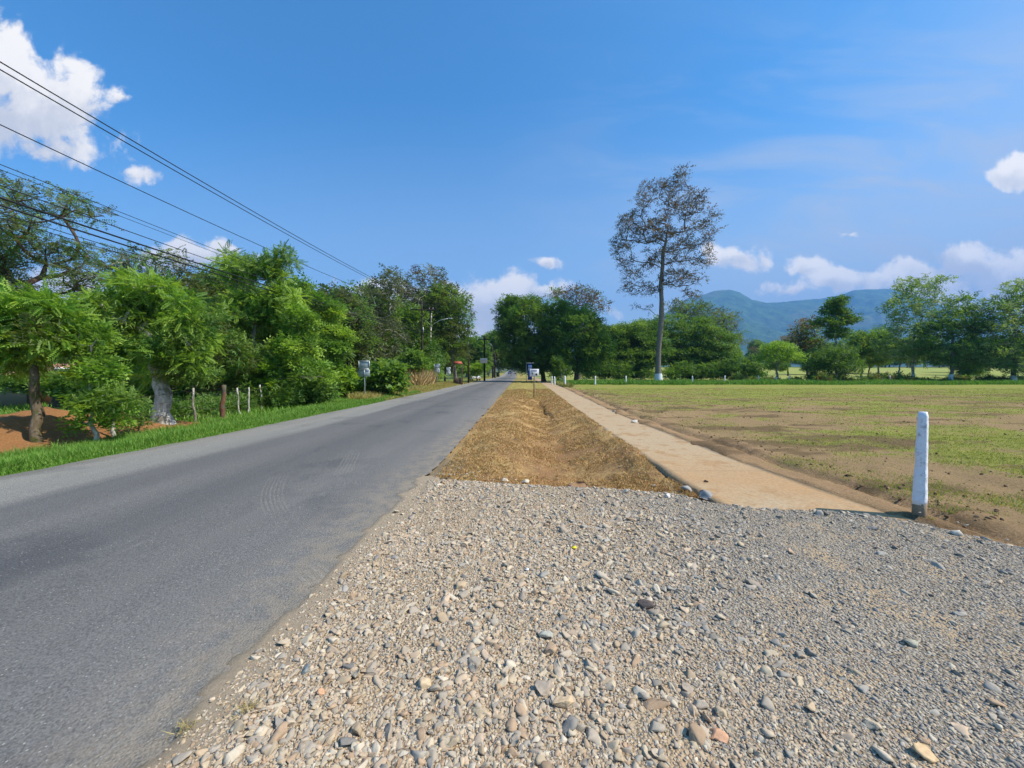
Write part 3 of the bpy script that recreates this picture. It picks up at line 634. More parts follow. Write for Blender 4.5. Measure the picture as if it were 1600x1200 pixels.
def skeleton(trunk, cents, r, minz, seg):
    nodes = [np.array(p, float) for p in trunk]; par = [-1] + list(range(len(trunk) - 1))
    ok = [p[2] >= minz for p in nodes]; ok[-1] = True
    cents = cents[np.argsort(np.linalg.norm(cents - trunk[-1], axis=1))]
    tips = []
    for c in cents:
        Nn = np.array(nodes); d = np.linalg.norm(Nn - c, axis=1) + .9 * np.maximum(0, Nn[:, 2] - c[2]) + .1 * np.linalg.norm(Nn - trunk[-1], axis=1)
        d[~np.array(ok)] = 1e9; j = int(np.argmin(d)); a = nodes[j]; L = np.linalg.norm(c - a); k = max(1, int(L / seg)); prev = j
        off = r.normal(size=3) * L * .07; off[2] = -L * .10
        for t in range(1, k + 1):
            q = t / k; p = a + (c - a) * q + off * 4 * q * (1 - q) + (r.normal(size=3) * seg * .06 if t < k else 0)
            nodes.append(p); par.append(prev); ok.append(True); prev = len(nodes) - 1
        tips.append(prev)
    n = len(nodes); cnt = np.zeros(n); cnt[tips] += 1
    for i in range(n - 1, 0, -1): cnt[par[i]] += cnt[i]
    return np.array(nodes), np.array(par), cnt, tips
def limb_mesh(nodes, par, cnt, r0, rtip, sides, r, flare=1.35, pw=.5):
    n = len(nodes); rad = rtip + (r0 - rtip) * ((cnt / cnt[0]) ** pw) * (1 - .5 * np.clip(nodes[:, 2] / nodes[:, 2].max(), 0, 1))
    ch = [[] for _ in range(n)]
    for i in range(1, n): ch[par[i]].append(i)
    V, F, base = [], [], 0; st = [(0, None)]
    while st:
        s, p = st.pop(); pts = []; rr = []
        if p is not None: pts.append(nodes[p]); rr.append(min(rad[p] * .85, rad[s] * 1.25))
        c = s
        while True:
            pts.append(nodes[c]); rr.append(rad[c])
            if not ch[c]: break
            k = sorted(ch[c], key=lambda q: -cnt[q])
            for q in k[1:]: st.append((q, c))
            c = k[0]
        if len(pts) < 2: continue
        rr = np.array(rr)
        if p is None: rr[0] *= flare; pts[0] = pts[0] - np.array((0, 0, .15))
        rr = rr * (1 + .06 * r.normal(size=len(rr)))
        sd = sides if rr[0] > r0 * .35 else max(4, sides - 3)
        v, f = tube(pts, rr, sd); V.append(v); F += [[i + base for i in q] for q in f]; base += len(v)
    return np.concatenate(V), np.array(F)

TREES = {}
def tree(key, label, base, lobes, kind='spray', pal='mid', D=None, ncl=60, per=25, rc=.6, ls=.35, r0=.15, minh=.35, bark=None, group=None, cat='tree', name='tree', seed=None,
         shell=.5, upb=.35, lean=(0, 0), fork=.55, white=0, kind2=None, sides=9, rtip=None, zmin=.25, depth=.85, pal2=None, pal2f=0.0, flat=.7, pw=.5, sink=0.0):
    r = np.random.default_rng(seed if seed is not None else (sum(map(ord, key)) * 7 + int(base[0])))
    if D is None: xy = G(*base)
    else: xy = np.array(((base[0] - UC) / F_PX * D, D))
    D_ = xy[1]; zb = float(T(xy[0], xy[1])) - sink; O = np.array((xy[0], xy[1], zb))
    C, Rr = [], []
    for l in lobes:
        u, v, ru, rv = l[:4]; dd = l[4] if len(l) > 4 else 0
        Dl = D_ + dd; C.append(P(u, v, Dl) - O); a, b = ru / F_PX * Dl, rv / F_PX * Dl; Rr.append((a, min(a, b * 1.6) * depth, b))
    C = np.array(C); Rr = np.array(Rr); wgt = (Rr[:, 0] * Rr[:, 1] * Rr[:, 2]) ** .75; wgt /= wgt.sum()
    pts = []; tries = 0; mind = .62 * (np.prod(Rr, 1).sum() * 4.2 / ncl) ** (1 / 3)
    while len(pts) < ncl and tries < ncl * 30:
        tries += 1; i = r.choice(len(C), p=wgt); d = r.normal(size=3); d /= np.linalg.norm(d); rad = r.random() ** (1 / 3) if r.random() > shell else r.uniform(.75, 1.0)
        p = C[i] + Rr[i] * d * rad * .92
        if p[2] < zmin: continue
        if pts and np.min(np.linalg.norm(np.array(pts) - p, axis=1)) < mind * (1 - tries / (ncl * 30)): continue
        pts.append(p)
    cents = np.array(pts); top = C[:, 2].max() * fork + Rr[np.argmax(C[:, 2])][2] * .2
    cx = (C * wgt[:, None]).sum(0); tp = np.array((cx[0] * .6 + lean[0], cx[1] * .6 + lean[1], max(top, .5))); nt_ = 9
    trunk = [tp * np.array((q ** 1.2, q ** 1.2, q)) + (np.array((r.normal(), r.normal(), 0)) * min(.018 * tp[2], .07) if 0 < k < nt_ - 1 else 0) for k, q in enumerate(np.linspace(0, 1, nt_))]
    nodes, par, cnt, tips = skeleton(trunk, cents, r, minh * tp[2], max(.25, rc * .8))
    root = empty(name, O, label, cat, group)
    tv, tf = limb_mesh(nodes, par, cnt, r0, rtip or max(.008, r0 * .06), sides, r, pw=pw)
    build('trunk', tv, tf, bark or B_GREY, root, smooth=True)
    # crown
    T_, TF = TP[kind]; pers = r.poisson(per, len(cents)) + 1; m = pers.sum(); cid = np.repeat(np.arange(len(cents)), pers)
    off = r.normal(size=(m, 3)); off /= np.linalg.norm(off, axis=1, keepdims=True); off *= (r.random((m, 1)) ** .6) * rc; off[:, 2] *= flat
    pos = cents[cid] + off; rk = .75 if kind.startswith('pinn') else .4; d = off / rc + r.normal(size=(m, 3)) * rk + np.array((0, 0, upb * (.3 if rk > .5 else 1))); up = r.normal(size=(m, 3)) * (.6 if rk > .5 else .45) + np.array((0, 0, 1.0))
    s = ls * r.uniform(.7, 1.25, m); ok = pos[:, 2] > .05 + ls * .2; pos, d, up, s, cid = pos[ok], d[ok], up[ok], s[ok], cid[ok]
    Rm = frames(d, up)
    p1 = np.array(PAL[pal]); cc = r.random(len(cents)); mixv = np.clip(cc[cid] * .7 + r.random(len(cid)) * .45 - .08, 0, 1)[:, None]
    c = p1[0] * (1 - mixv) + p1[1] * mixv
    if pal2: q = np.array(PAL[pal2]); k2 = (r.random(len(cents)) < pal2f)[cid]; c[k2] = (q[0] * (1 - mixv) + q[1] * mixv)[k2]
    if kind2 and pal2:
        T2, TF2 = TP[kind2]; a_ = ~k2; v, f = scatter(T_, TF, pos[a_], Rm[a_], s[a_]); v2, f2 = scatter(T2, TF2, pos[k2], Rm[k2], s[k2] * .9)
        build('crown', np.concatenate([v, v2]), np.concatenate([f, f2 + len(v)]), M_LEAF, root, colr=np.concatenate([np.repeat(c[a_], len(T_), 0), np.repeat(c[k2], len(T2), 0)]))
    else:
        v, f = scatter(T_, TF, pos, Rm, s); build('crown', v, f, M_LEAF, root, colr=np.repeat(c, len(T_), 0))
    if white:
        q = np.linspace(0, 1, 7); tr = np.array(trunk); hz = tr[:, 2]; pp = np.stack([np.interp(q * white, hz, tr[:, k]) for k in (0, 1)] + [q * white], 1)
        rr = r0 * (1.36 - .36 * np.clip(q * white / max(hz[1], .01), 0, 1)) * 1.07 + .012
        mb = MB().tube(pp, rr, 12, False); mb.build('painted_base', M_WHITE, root, smooth=True)
    TREES[key] = root; return root
def copy_tree(key, x, y, s, rz, label, group=None, cat='tree'):
    src = TREES[key]; o = src.copy(); col.objects.link(o); o.location = (x, y, float(T(x, y)) - .1); o.rotation_euler = (0, 0, rz); o.scale = (s, s, s * random.uniform(.9, 1.1))
    for ch in list(src.children):
        if ch.name.startswith('painted'): continue
        c = ch.copy(); col.objects.link(c); c.parent = o
    tag(o, label, cat, group); return o
exec_trees = True
# ---- left roadside
LG = 'trees crowding the left side of the road'
tree('l1', 'feathery green tree with mossy ridged trunk beside the dirt heap', (58, 695), [(45, 522, 58, 26), (10, 500, 55, 28), (75, 490, 45, 20), (20, 560, 26, 16)], 'pinnate', 'bright', ncl=42, per=60, rc=.36, ls=.30, kind2='lance', r0=.095, bark=B_MOSS, group=LG, minh=.75, fork=.8, pal2='olive', pal2f=.25)
tree('l2', 'slender leafy sapling with low branches at the edge of the dirt heap', (148, 690), [(128, 535, 34, 28), (158, 625, 38, 18), (115, 664, 20, 5), (165, 655, 22, 8), (150, 580, 26, 20)], 'spray', 'bright', ncl=44, per=46, rc=.27, ls=.2, kind2='pinnate', r0=.045, group=LG, minh=.12, fork=.85, bark=B_PALE, pal2='mid', pal2f=.4)
tree('l3', 'thick pale gnarled trunk under a spreading green crown', (255, 664), [(185, 490, 60, 34), (275, 535, 52, 34), (225, 455, 48, 24), (295, 580, 28, 18), (305, 490, 34, 26), (235, 590, 20, 10)], 'pinnate', 'bright', ncl=72, per=62, rc=.40, ls=.31, kind2='lance', r0=.235, bark=B_PALE, group=LG, minh=.6, fork=.55, pal2='mid', pal2f=.35)
tree('l9', 'leafy green tree filling the space between the sapling and the pale trunk', (200, 668), [(185, 560, 38, 30), (165, 590, 28, 18), (205, 605, 28, 20), (150, 530, 24, 20)], 'spray', 'bright', D=13, ncl=60, per=44, rc=.36, ls=.24, r0=.06, bark=B_GREY, group=LG, minh=.2, pal2='mid', pal2f=.4, kind2='pinnate')
tree('l4', 'dark glossy bush tree behind the wire fence', (345, 640), [(330, 545, 46, 40), (300, 510, 36, 30), (368, 560, 30, 34), (330, 598, 40, 14)], 'lance', 'mid', D=17.5, ncl=58, per=44, rc=.5, ls=.34, r0=.13, bark=B_BROWN, group=LG, minh=.2, pal2='olive', pal2f=.3)
tree('l5', 'tall feathery tree with bare upright stems and a pointed top', (392, 640), [(420, 425, 30, 26), (366, 418, 22, 26), (450, 480, 36, 30), (385, 490, 36, 34), (410, 575, 42, 30), (440, 405, 18, 12), (360, 395, 8, 8)], 'pinnate', 'bright', D=19.5, ncl=78, per=62, rc=.50, ls=.40, r0=.12, bark=B_GREY, group=LG, minh=.3, fork=.6, pal2='mid', pal2f=.45)
tree('l6', 'rounded bright green tree overhanging the verge past the tall feathery one', (455, 635), [(458, 545, 36, 34), (432, 590, 36, 26), (482, 590, 32, 26), (468, 500, 26, 20)], 'spray', 'bright', D=18.5, ncl=62, per=54, rc=.42, ls=.30, r0=.09, group=LG, minh=.1, bark=B_GREY, pal2='mid', pal2f=.35, kind2='pinnate')
tree('l7', 'drooping light green tree beside the grey backed road sign', (520, 628), [(505, 490, 34, 26), (523, 535, 26, 26), (500, 570, 32, 26), (512, 595, 26, 16), (470, 462, 30, 22)], 'spray', 'bright', D=24.5, ncl=80, per=56, rc=.52, ls=.38, kind2='pinnate', r0=.11, group=LG, minh=.1, bark=B_GREY, pal2='mid', pal2f=.4)
tree('l8', 'bushy tree with yellowish tips behind the pale trunk', (330, 640), [(330, 490, 44, 26), (285, 470, 36, 20), (310, 540, 36, 34)], 'spray', 'olive', D=22, ncl=70, per=30, rc=.8, ls=.5, r0=.12, group=LG, minh=.2, bark=B_GREY, pal2='rust', pal2f=.25)
# sprawling tree behind, bare forked limbs
tree('s1', 'big sprawling tree with bare crooked limbs against the clouds', (95, 640), [(25, 305, 45, 22, 0), (90, 320, 45, 25, 1), (150, 345, 26, 24, 0), (10, 345, 40, 25, -1), (55, 385, 45, 25, 0), (110, 400, 40, 28, 1), (20, 440, 45, 25, 0), (-40, 400, 60, 60, 0), (130, 440, 30, 30, 0)], 'pinnate_s', 'grey', D=17, ncl=165, per=16, rc=.5, ls=.36, r0=.24, bark=B_BROWN, group=LG, minh=.25, fork=.42, lean=(-.6, 0), pal2='mid', pal2f=.45, shell=.7, pw=.55, rtip=.012)
tree('s2', 'thin grey tree with dead branches above the hedge', (235, 640), [(215, 415, 40, 22), (262, 420, 35, 25), (180, 425, 30, 20), (240, 450, 60, 22)], 'pinnate_s', 'grey', D=21, ncl=60, per=11, rc=.6, ls=.45, r0=.14, group=LG, minh=.3, bark=B_PALE, pal2='mid', pal2f=.3, rtip=.012)
tree('m1', 'open grey green tree with thin pale stems left of the utility pole', (585, 615), [(590, 470, 32, 34), (560, 500, 40, 30), (600, 530, 40, 34), (612, 440, 24, 18)], 'spray', 'grey', D=40, ncl=120, per=15, rc=.75, ls=.5, r0=.15, group=LG, minh=.25, bark=B_PALE, shell=.6)
tree('m2', 'tall sparse tree with a flat brownish top behind the utility pole', (662, 604), [(668, 430, 34, 14), (645, 450, 30, 18), (690, 455, 30, 18), (668, 480, 50, 26), (650, 520, 40, 30)], 'spray', 'grey', D=56, ncl=140, per=15, rc=.9, ls=.6, r0=.22, group=LG, minh=.3, bark=B_PALE, pal2='brown', pal2f=.35, shell=.6)
tree('m3', 'full rounded tree at the end of the left tree row', (712, 600), [(700, 480, 34, 34), (712, 520, 27, 34), (690, 545, 36, 26), (680, 510, 35, 35), (720, 545, 16, 14)], 'spray', 'mid', D=55, ncl=115, per=36, rc=1.15, ls=.62, r0=.25, group=LG, minh=.15, bark=B_GREY, pal2='olive', pal2f=.35)
tree('m4', 'leafy tree between the hedge and the sparse roadside trees', (548, 615), [(545, 500, 34, 40), (520, 480, 30, 26), (555, 545, 35, 35)], 'spray', 'mid', D=34, ncl=90, per=18, rc=.95, ls=.6, r0=.16, group=LG, minh=.2, bark=B_GREY, pal2='grey', pal2f=.4)
tree('m5', 'dark tree filling the gap behind the concrete lamp post', (640, 602), [(640, 545, 40, 32), (610, 560, 36, 28), (665, 560, 30, 26), (630, 505, 38, 28)], 'spray', 'dark', D=50, ncl=110, per=24, rc=1.2, ls=.75, r0=.2, group=LG, minh=.15, bark=B_BROWN, pal2='mid', pal2f=.35)
tree('m6', 'small round shrub tree by the row of tall dry grass', (655, 602), [(647, 567, 24, 16), (635, 580, 20, 12)], 'broad', 'mid', D=40, ncl=40, per=20, rc=.55, ls=.5, r0=.07, group=LG, minh=.2, bark=B_GREY)
# bushes on the verge
BG = 'bushes along the left verge'
tree('b1', 'broad leaved dark bush just past the grey road sign', (603, 618), [(603, 590, 24, 20), (590, 600, 18, 14), (618, 598, 16, 14)], 'broad', 'mid', D=25, ncl=45, per=16, rc=.4, ls=.5, r0=.04, group=BG, cat='bush', name='bush', minh=.05, zmin=.1, fork=.3)
tree('b2', 'bright leafy bush between the feathery tree and the grey sign', (545, 626), [(530, 597, 22, 20), (545, 612, 12, 9), (515, 608, 20, 14)], 'broad', 'bright', D=25, ncl=45, per=16, rc=.36, ls=.42, r0=.04, group=BG, cat='bush', name='bush', minh=.05, zmin=.1, fork=.3)
tree('b3', 'green bush next to the utility pole base', (677, 600), [(675, 585, 12, 14), (668, 592, 9, 8)], 'spray', 'bright', D=45, ncl=30, per=16, rc=.5, ls=.5, r0=.05, group=BG, cat='bush', name='bush', minh=.05, zmin=.1, fork=.3)
tree('b4', 'low dark undergrowth bush beside the fence stakes', (400, 645), [(400, 622, 34, 16), (370, 628, 22, 10), (440, 622, 30, 14)], 'lance', 'mid', D=18, ncl=45, per=20, rc=.34, ls=.34, r0=.03, group=BG, cat='bush', name='bush', minh=.05, zmin=.08, fork=.3)
tree('b5', 'shadowed shrub behind the sapling on the dirt heap', (215, 660), [(215, 610, 30, 24), (180, 600, 30, 22)], 'pinnate', 'mid', D=12.5, ncl=40, per=18, rc=.34, ls=.32, r0=.03, group=BG, cat='bush', name='bush', minh=.05, zmin=.1, fork=.3)
tree('b8', 'shaded shrub hiding the wall of the low house', (70, 640), [(60, 598, 34, 10), (100, 600, 30, 12), (20, 602, 24, 9), (130, 596, 24, 14)], 'spray', 'mid', D=16.5, ncl=50, per=24, rc=.4, ls=.3, r0=.03, group=BG, cat='bush', name='bush', minh=.05, zmin=.1, fork=.3)
tree('b6', 'narrow leafy weed stalk in front of the reddish soil', (215, 680), [(214, 640, 9, 18), (216, 660, 9, 14)], 'lance', 'mid', D=10.0, ncl=18, per=10, rc=.14, ls=.2, r0=.015, group=BG, cat='bush', name='bush', minh=.05, zmin=.05, fork=.8)
tree('b7', 'bush under the tall feathery tree at the fence', (490, 634), [(490, 612, 30, 18), (470, 620, 24, 12)], 'spray', 'mid', D=19.5, ncl=40, per=18, rc=.4, ls=.34, r0=.03, group=BG, cat='bush', name='bush', minh=.05, zmin=.08, fork=.3)
for (u, D, sc_, lb) in [(330, 15.5, .8, 'bush filling the gap behind the reddish fence post'), (280, 14, .7, 'bush just right of the thick pale trunk'), (440, 20, .8, 'bush below the rounded tree by the fence end')]:
    copy_tree('b4', (u - 800) / 603 * D, D, sc_, 1.3, lb, BG, 'bush')
# ---- right side beyond the field
RG = 'trees beyond the field on the right'
tree('r1', 'huge dense dark green tree overhanging the road', (850, 596), [(825, 503, 46, 36), (795, 492, 20, 16), (868, 498, 36, 28), (815, 545, 32, 38), (850, 545, 40, 38), (790, 515, 14, 14), (805, 480, 26, 14)], 'spray', 'dark', D=66, ncl=170, per=62, rc=1.35, ls=.7, r0=.42, group=RG, minh=.2, bark=B_BROWN, pal2='mid', pal2f=.35, depth=1.0, fork=.35)
tree('r2', 'leafy tree with bright clumps right of the huge dark one', (900, 596), [(905, 515, 38, 30), (930, 540, 30, 26), (885, 555, 26, 24), (920, 570, 22, 14), (875, 580, 16, 12)], 'spray', 'mid', D=62, ncl=110, per=50, rc=1.15, ls=.65, r0=.35, group=RG, minh=.2, bark=B_BROWN, pal2='dark', pal2f=.4)
tree('r3', 'wide umbrella crowned tree with layered foliage behind the tall bare trunk', (1052, 590), [(1000, 520, 50, 20), (1060, 512, 60, 20), (1110, 532, 40, 20), (970, 545, 35, 18), (1030, 545, 60, 24), (1095, 560, 50, 20), (1130, 565, 22, 14), (985, 572, 36, 12)], 'pad', 'dark', D=78, ncl=230, per=46, rc=1.7, ls=1.0, r0=.6, group=RG, minh=.25, bark=B_BROWN, pal2='mid', pal2f=.35, depth=.8, flat=.22, fork=.4, shell=.8)
tree('r3b', 'low spreading dark tree filling the canopy left of the tall bare trunk', (965, 592), [(955, 530, 26, 22), (985, 520, 30, 18), (960, 560, 34, 22), (1000, 555, 34, 24), (1025, 540, 26, 22), (935, 520, 20, 16)], 'pad', 'dark', D=74, ncl=150, per=46, rc=1.4, ls=.9, r0=.4, group=RG, minh=.2, bark=B_BROWN, pal2='mid', pal2f=.35, depth=.8, flat=.26, fork=.35)
tree('r4', 'brownish sparse treetop rising behind the dense crowns', (905, 592), [(905, 465, 34, 14), (880, 462, 26, 10), (930, 478, 20, 12), (900, 490, 30, 14)], 'dry', 'brown', D=92, ncl=90, per=14, rc=1.3, ls=1.3, r0=.35, group=RG, minh=.4, bark=B_GREY, pal2='dark', pal2f=.3)
tree('r4b', 'grey crowned tree behind the umbrella tree to the right of the bare trunk', (1110, 588), [(1085, 490, 26, 16), (1055, 482, 16, 10), (1125, 505, 24, 16), (1140, 530, 20, 20)], 'dry', 'grey', D=95, ncl=110, per=18, rc=1.4, ls=1.3, r0=.35, group=RG, minh=.4, bark=B_GREY, pal2='dark', pal2f=.35)
tree('t0', 'very tall lone tree with sparse dry foliage and whitewashed base', (1029, 598), [(1062, 280, 24, 9), (1030, 292, 28, 10), (1012, 302, 22, 9), (1082, 312, 18, 12), (1000, 325, 26, 14), (1060, 330, 40, 18), (1100, 345, 22, 16), (985, 360, 32, 20), (1020, 365, 40, 20), (1080, 375, 38, 18), (1112, 375, 16, 14), (970, 390, 20, 18), (1045, 400, 45, 18), (1095, 408, 24, 12), (990, 420, 36, 16), (1060, 438, 40, 14), (1000, 455, 34, 12), (1045, 305, 36, 14), (978, 445, 14, 8), (1080, 462, 22, 8), (1002, 482, 22, 7)],
     'dry', 'brown', D=60, ncl=275, per=23, rc=.58, ls=.70, r0=.43, group=None, minh=.30, bark=B_GREY, pal2='drygrey', pal2f=.7, white=1.4, fork=.64, flat=.6, shell=.3, pw=.6, rtip=.03, depth=1.0, name='tall_tree')
tree('r5', 'small bright umbrella shaped tree in front of the pasture', (1213, 598), [(1213, 545, 30, 10), (1200, 556, 24, 10), (1232, 558, 22, 10)], 'pad', 'bright', D=58, ncl=70, per=16, rc=.8, ls=.6, r0=.13, group=RG, minh=.6, bark=B_GREY, flat=.35, white=1.0)
tree('r6', 'thin brownish tree standing left of the dark pointed one', (1262, 594), [(1260, 515, 20, 16), (1265, 540, 18, 18), (1250, 535, 14, 14)], 'dry', 'brown', D=72, ncl=90, per=14, rc=1.0, ls=1.0, r0=.22, group=RG, minh=.35, bark=B_BROWN, pal2='dark', pal2f=.4)
tree('r7', 'dark layered tree with a narrow pointed top near the white posts', (1306, 598), [(1304, 474, 12, 8), (1302, 487, 22, 8), (1290, 505, 20, 8), (1322, 500, 16, 7), (1305, 520, 18, 8)], 'spray', 'dark', D=61, ncl=75, per=18, rc=.75, ls=.7, r0=.2, group=RG, minh=.4, bark=B_PALE, flat=.35)
tree('r7b', 'low dark leafy tree beneath the pointed one', (1290, 598), [(1295, 560, 30, 20), (1325, 572, 20, 14), (1275, 570, 18, 14), (1320, 550, 16, 14)], 'lance', 'dark', D=60, ncl=80, per=22, rc=.8, ls=.7, r0=.15, group=RG, minh=.1, bark=B_BROWN, pal2='mid', pal2f=.4, white=.9)
tree('r8', 'rounded mid green tree between the pointed tree and the pale tall one', (1345, 594), [(1342, 545, 30, 20), (1370, 540, 26, 20), (1350, 528, 26, 12)], 'spray', 'mid', D=72, ncl=85, per=26, rc=1.0, ls=.75, r0=.2, group=RG, minh=.3, bark=B_GREY)
tree('r9', 'tall airy pale green tree with slender white based trunk', (1427, 596), [(1430, 455, 32, 20), (1405, 480, 28, 18), (1448, 480, 26, 20), (1425, 515, 42, 24), (1400, 545, 34, 22), (1445, 550, 30, 22), (1470, 440, 14, 10)], 'spray', 'light', D=64, ncl=170, per=15, rc=1.0, ls=.62, r0=.2, group=RG, minh=.3, bark=B_PALE, pal2='mid', pal2f=.35, white=1.2)
tree('r10', 'broad tree with leaning whitewashed trunk right of the pale airy one', (1486, 598), [(1500, 475, 22, 14), (1490, 505, 34, 22), (1520, 510, 26, 20), (1480, 545, 40, 26), (1525, 550, 32, 24), (1455, 530, 26, 24)], 'spray', 'mid', D=60, ncl=130, per=24, rc=.95, ls=.62, r0=.24, group=RG, minh=.25, bark=B_GREY, pal2='dark', pal2f=.35, white=1.3, lean=(-.3, 0))
tree('r11', 'tall leafy tree at the far right end of the fence line', (1585, 598), [(1585, 455, 30, 14), (1560, 478, 34, 16), (1605, 480, 30, 22), (1575, 515, 42, 28), (1610, 540, 30, 34), (1550, 550, 34, 28), (1580, 570, 36, 18)], 'spray', 'light', D=57, ncl=150, per=22, rc=1.0, ls=.6, r0=.26, group=RG, minh=.25, bark=B_GREY, pal2='mid', pal2f=.5, white=1.2)
tree('r12', 'tree just outside the tall leafy one on the right', (1660, 600), [(1650, 480, 40, 30), (1690, 520, 50, 40), (1640, 545, 40, 34)], 'spray', 'mid', D=57, ncl=130, per=22, rc=1.1, ls=.8, r0=.26, group=RG, minh=.25, bark=B_GREY)
tree('r13', 'slim fork stemmed sapling with pale trunk beside the road trees', (878, 598), [(880, 578, 8, 6), (872, 566, 7, 6)], 'spray', 'dark', D=58, ncl=24, per=14, rc=.6, ls=.5, r0=.08, group=RG, minh=.3, bark=B_PALE)
UG = 'dark shrubs under the umbrella tree'
tree('ub', 'dark shrub beneath the left part of the wide canopy', (945, 594), [(945, 578, 30, 13), (925, 582, 18, 9), (968, 580, 20, 10)], 'spray', 'dark', D=70, ncl=46, per=26, rc=.9, ls=.7, r0=.06, group=UG, cat='bush', name='bush', minh=.05, zmin=.1, fork=.3)
for (u, lb) in [(995, 'dark shrub left of the very tall tree under the canopy'), (1065, 'dark shrub just right of the very tall tree under the canopy'), (1110, 'dark shrub beneath the right part of the wide canopy'), (1148, 'dark shrub at the right end of the wide canopy')]:
    D = 71 + random.random() * 3; copy_tree('ub', (u - 800) / 603 * D, D, random.uniform(.9, 1.2), random.uniform(0, 6), lb, UG, 'bush')
# far end of the road
EG = 'trees at the far end of the road'
tree('e1', 'bright tree with brownish top at the far bend', (772, 592), [(772, 535, 16, 14), (765, 555, 18, 16), (782, 560, 14, 16)], 'spray', 'mid', D=125, ncl=120, per=18, rc=1.5, ls=1.4, r0=.35, group=EG, minh=.2, bark=B_GREY, pal2='olive', pal2f=.4)
tree('e2', 'rounded tree left of the bright one beyond the billboard', (742, 592), [(742, 545, 18, 14), (730, 565, 16, 14), (752, 562, 14, 14)], 'spray', 'mid', D=110, ncl=110, per=20, rc=1.5, ls=1.3, r0=.35, group=EG, minh=.2, bark=B_GREY, pal2='dark', pal2f=.4)
tree('e3', 'low leafy tree by the billboard', (745, 596), [(742, 578, 12, 9), (752, 574, 8, 8)], 'spray', 'bright', D=75, ncl=40, per=16, rc=.7, ls=.6, r0=.12, group=EG, minh=.1, bark=B_GREY)

random.seed(5)
WL = 'one of the many trees of the wood behind the left roadside row'; WG = 'trees of the wood on the left'
for k in range(46):
    y = random.uniform(24, 95); x = -13.5 - random.random() ** 1.3 * (y * 1.35 - 4) - (2 if y < 30 else 0)
    if x < -y * 1.5: continue
    key = random.choice(['m1', 'm3', 'm4', 'm5', 'm4', 'm5', 'm3'])
    hs_ = {'m1': 10, 'm3': 12, 'm4': 8, 'm5': 8}[key]; want = min(6.5 + .08 * (y - 24), 11)
    copy_tree(key, x, y, want / hs_ * random.uniform(.8, 1.1), random.uniform(0, 6.28), WL, WG)
for (x, y, s, key) in [(-31, 20, .5, 'm3'), (-16.5, 21, .6, 'm5'), (-19, 25, .6, 'm3'), (-15, 28, .6, 'm5'), (-29, 17, .5, 'm5'), (-33, 24, .6, 'm3'), (-28, 27, .65, 'm4'), (-17.5, 18.5, .42, 'm4'), (-18, 34, .6, 'm4'), (-20, 41, .8, 'm5'), (-21, 47, .8, 'm3')]:
    copy_tree(key, x, y, s, random.uniform(0, 6.28), WL, WG)
FL = 'one of the distant trees lining the pasture below the mountains'; FG = 'distant trees lining the pasture'
for k in range(90):
    y = random.uniform(190, 330); x = y * random.uniform(.28, 1.5)
    copy_tree(random.choice(['r2', 'e1', 'e2', 'r8', 'm3', 'r6', 'r10']), x, y, random.uniform(.8, 1.25), random.uniform(0, 6.28), FL, FG)
RL = 'one of the trees standing in the pasture behind the field fence'
for (x, y, s, key) in [(62, 110, .9, 'r8'), (75, 105, 1, 'r6'), (88, 112, .9, 'r2'), (100, 100, 1, 'r8'), (112, 118, 1, 'r10'), (125, 108, .9, 'r8'), (92, 78, .8, 'r2'), (58, 84, .5, 'r8'), (70, 76, .7, 'r8'), (150, 125, 1, 'r10'), (140, 100, 1, 'r2'), (50, 130, .8, 'r6')]:
    copy_tree(key, x, y, s, random.uniform(0, 6.28), RL, 'trees standing in the pasture')
EL = 'one of the trees along the far stretch of the road'
for (x, y, s, key) in [(-9, 150, 1, 'e1'), (-16, 135, 1, 'e2'), (-12, 190, 1.2, 'e2'), (-20, 170, 1.2, 'e1'), (-8, 240, 1.2, 'e1'), (-18, 230, 1.4, 'e2'), (0, 420, 1.6, 'e1'), (-22, 400, 1.6, 'e2'), (16, 360, 1.6, 'e2'), (14, 110, .7, 'r2'), (17, 150, 1, 'e2'), (16, 200, 1, 'e1'), (20, 250, 1.2, 'e2'), (30, 160, 1, 'r2'), (10, 300, 1.2, 'e1'),
                       (-13, 75, .75, 'm3'), (-18, 88, 1, 'm3'), (-15, 105, 1, 'm5'), (24, 96, .8, 'r2'), (36, 100, .8, 'r8'), (48, 98, .8, 'r2')]:
    copy_tree(key, x, y, s, random.uniform(0, 6.28), EL, 'trees along the far stretch of road')
# bushes along the field fence
FB = 'bushes along the field fence'
tree('fb', 'widest low scrubby bush of the far field edge with reddish twigs', (1390, 598), [(1390, 591, 24, 6), (1370, 592, 18, 5), (1410, 592, 16, 5)], 'spray', 'dark', D=60, ncl=34, per=14, rc=.6, ls=.5, r0=.05, group=FB, cat='bush', name='bush', minh=.05, zmin=.1, fork=.3, pal2='rust', pal2f=.4)
FBL = ['beneath the right edge of the umbrella tree', 'between two white posts left of the small bright tree', 'at the foot of the small bright tree', 'left of the thin brownish tree', 'at the foot of the thin brownish tree', 'in the shade of the dark pointed tree', 'right of the dark pointed tree', 'under the rounded mid green tree', 'between the rounded tree and the pale tall one', 'left of the pale airy tree trunk', 'right of the pale airy tree trunk', 'left of the leaning whitewashed trunk', 'right of the leaning whitewashed trunk', 'midway between the last two white trunks', 'at the foot of the last tall tree']
for k in range(15):
    u = 1150 + k * 31 + random.uniform(-4, 4); y = random.uniform(59, 64)
    copy_tree('fb', (u - 800) / 603 * y, y, random.uniform(.6, 1.1), random.uniform(0, 6.28), 'low scrubby bush ' + FBL[k], FB, 'bush')

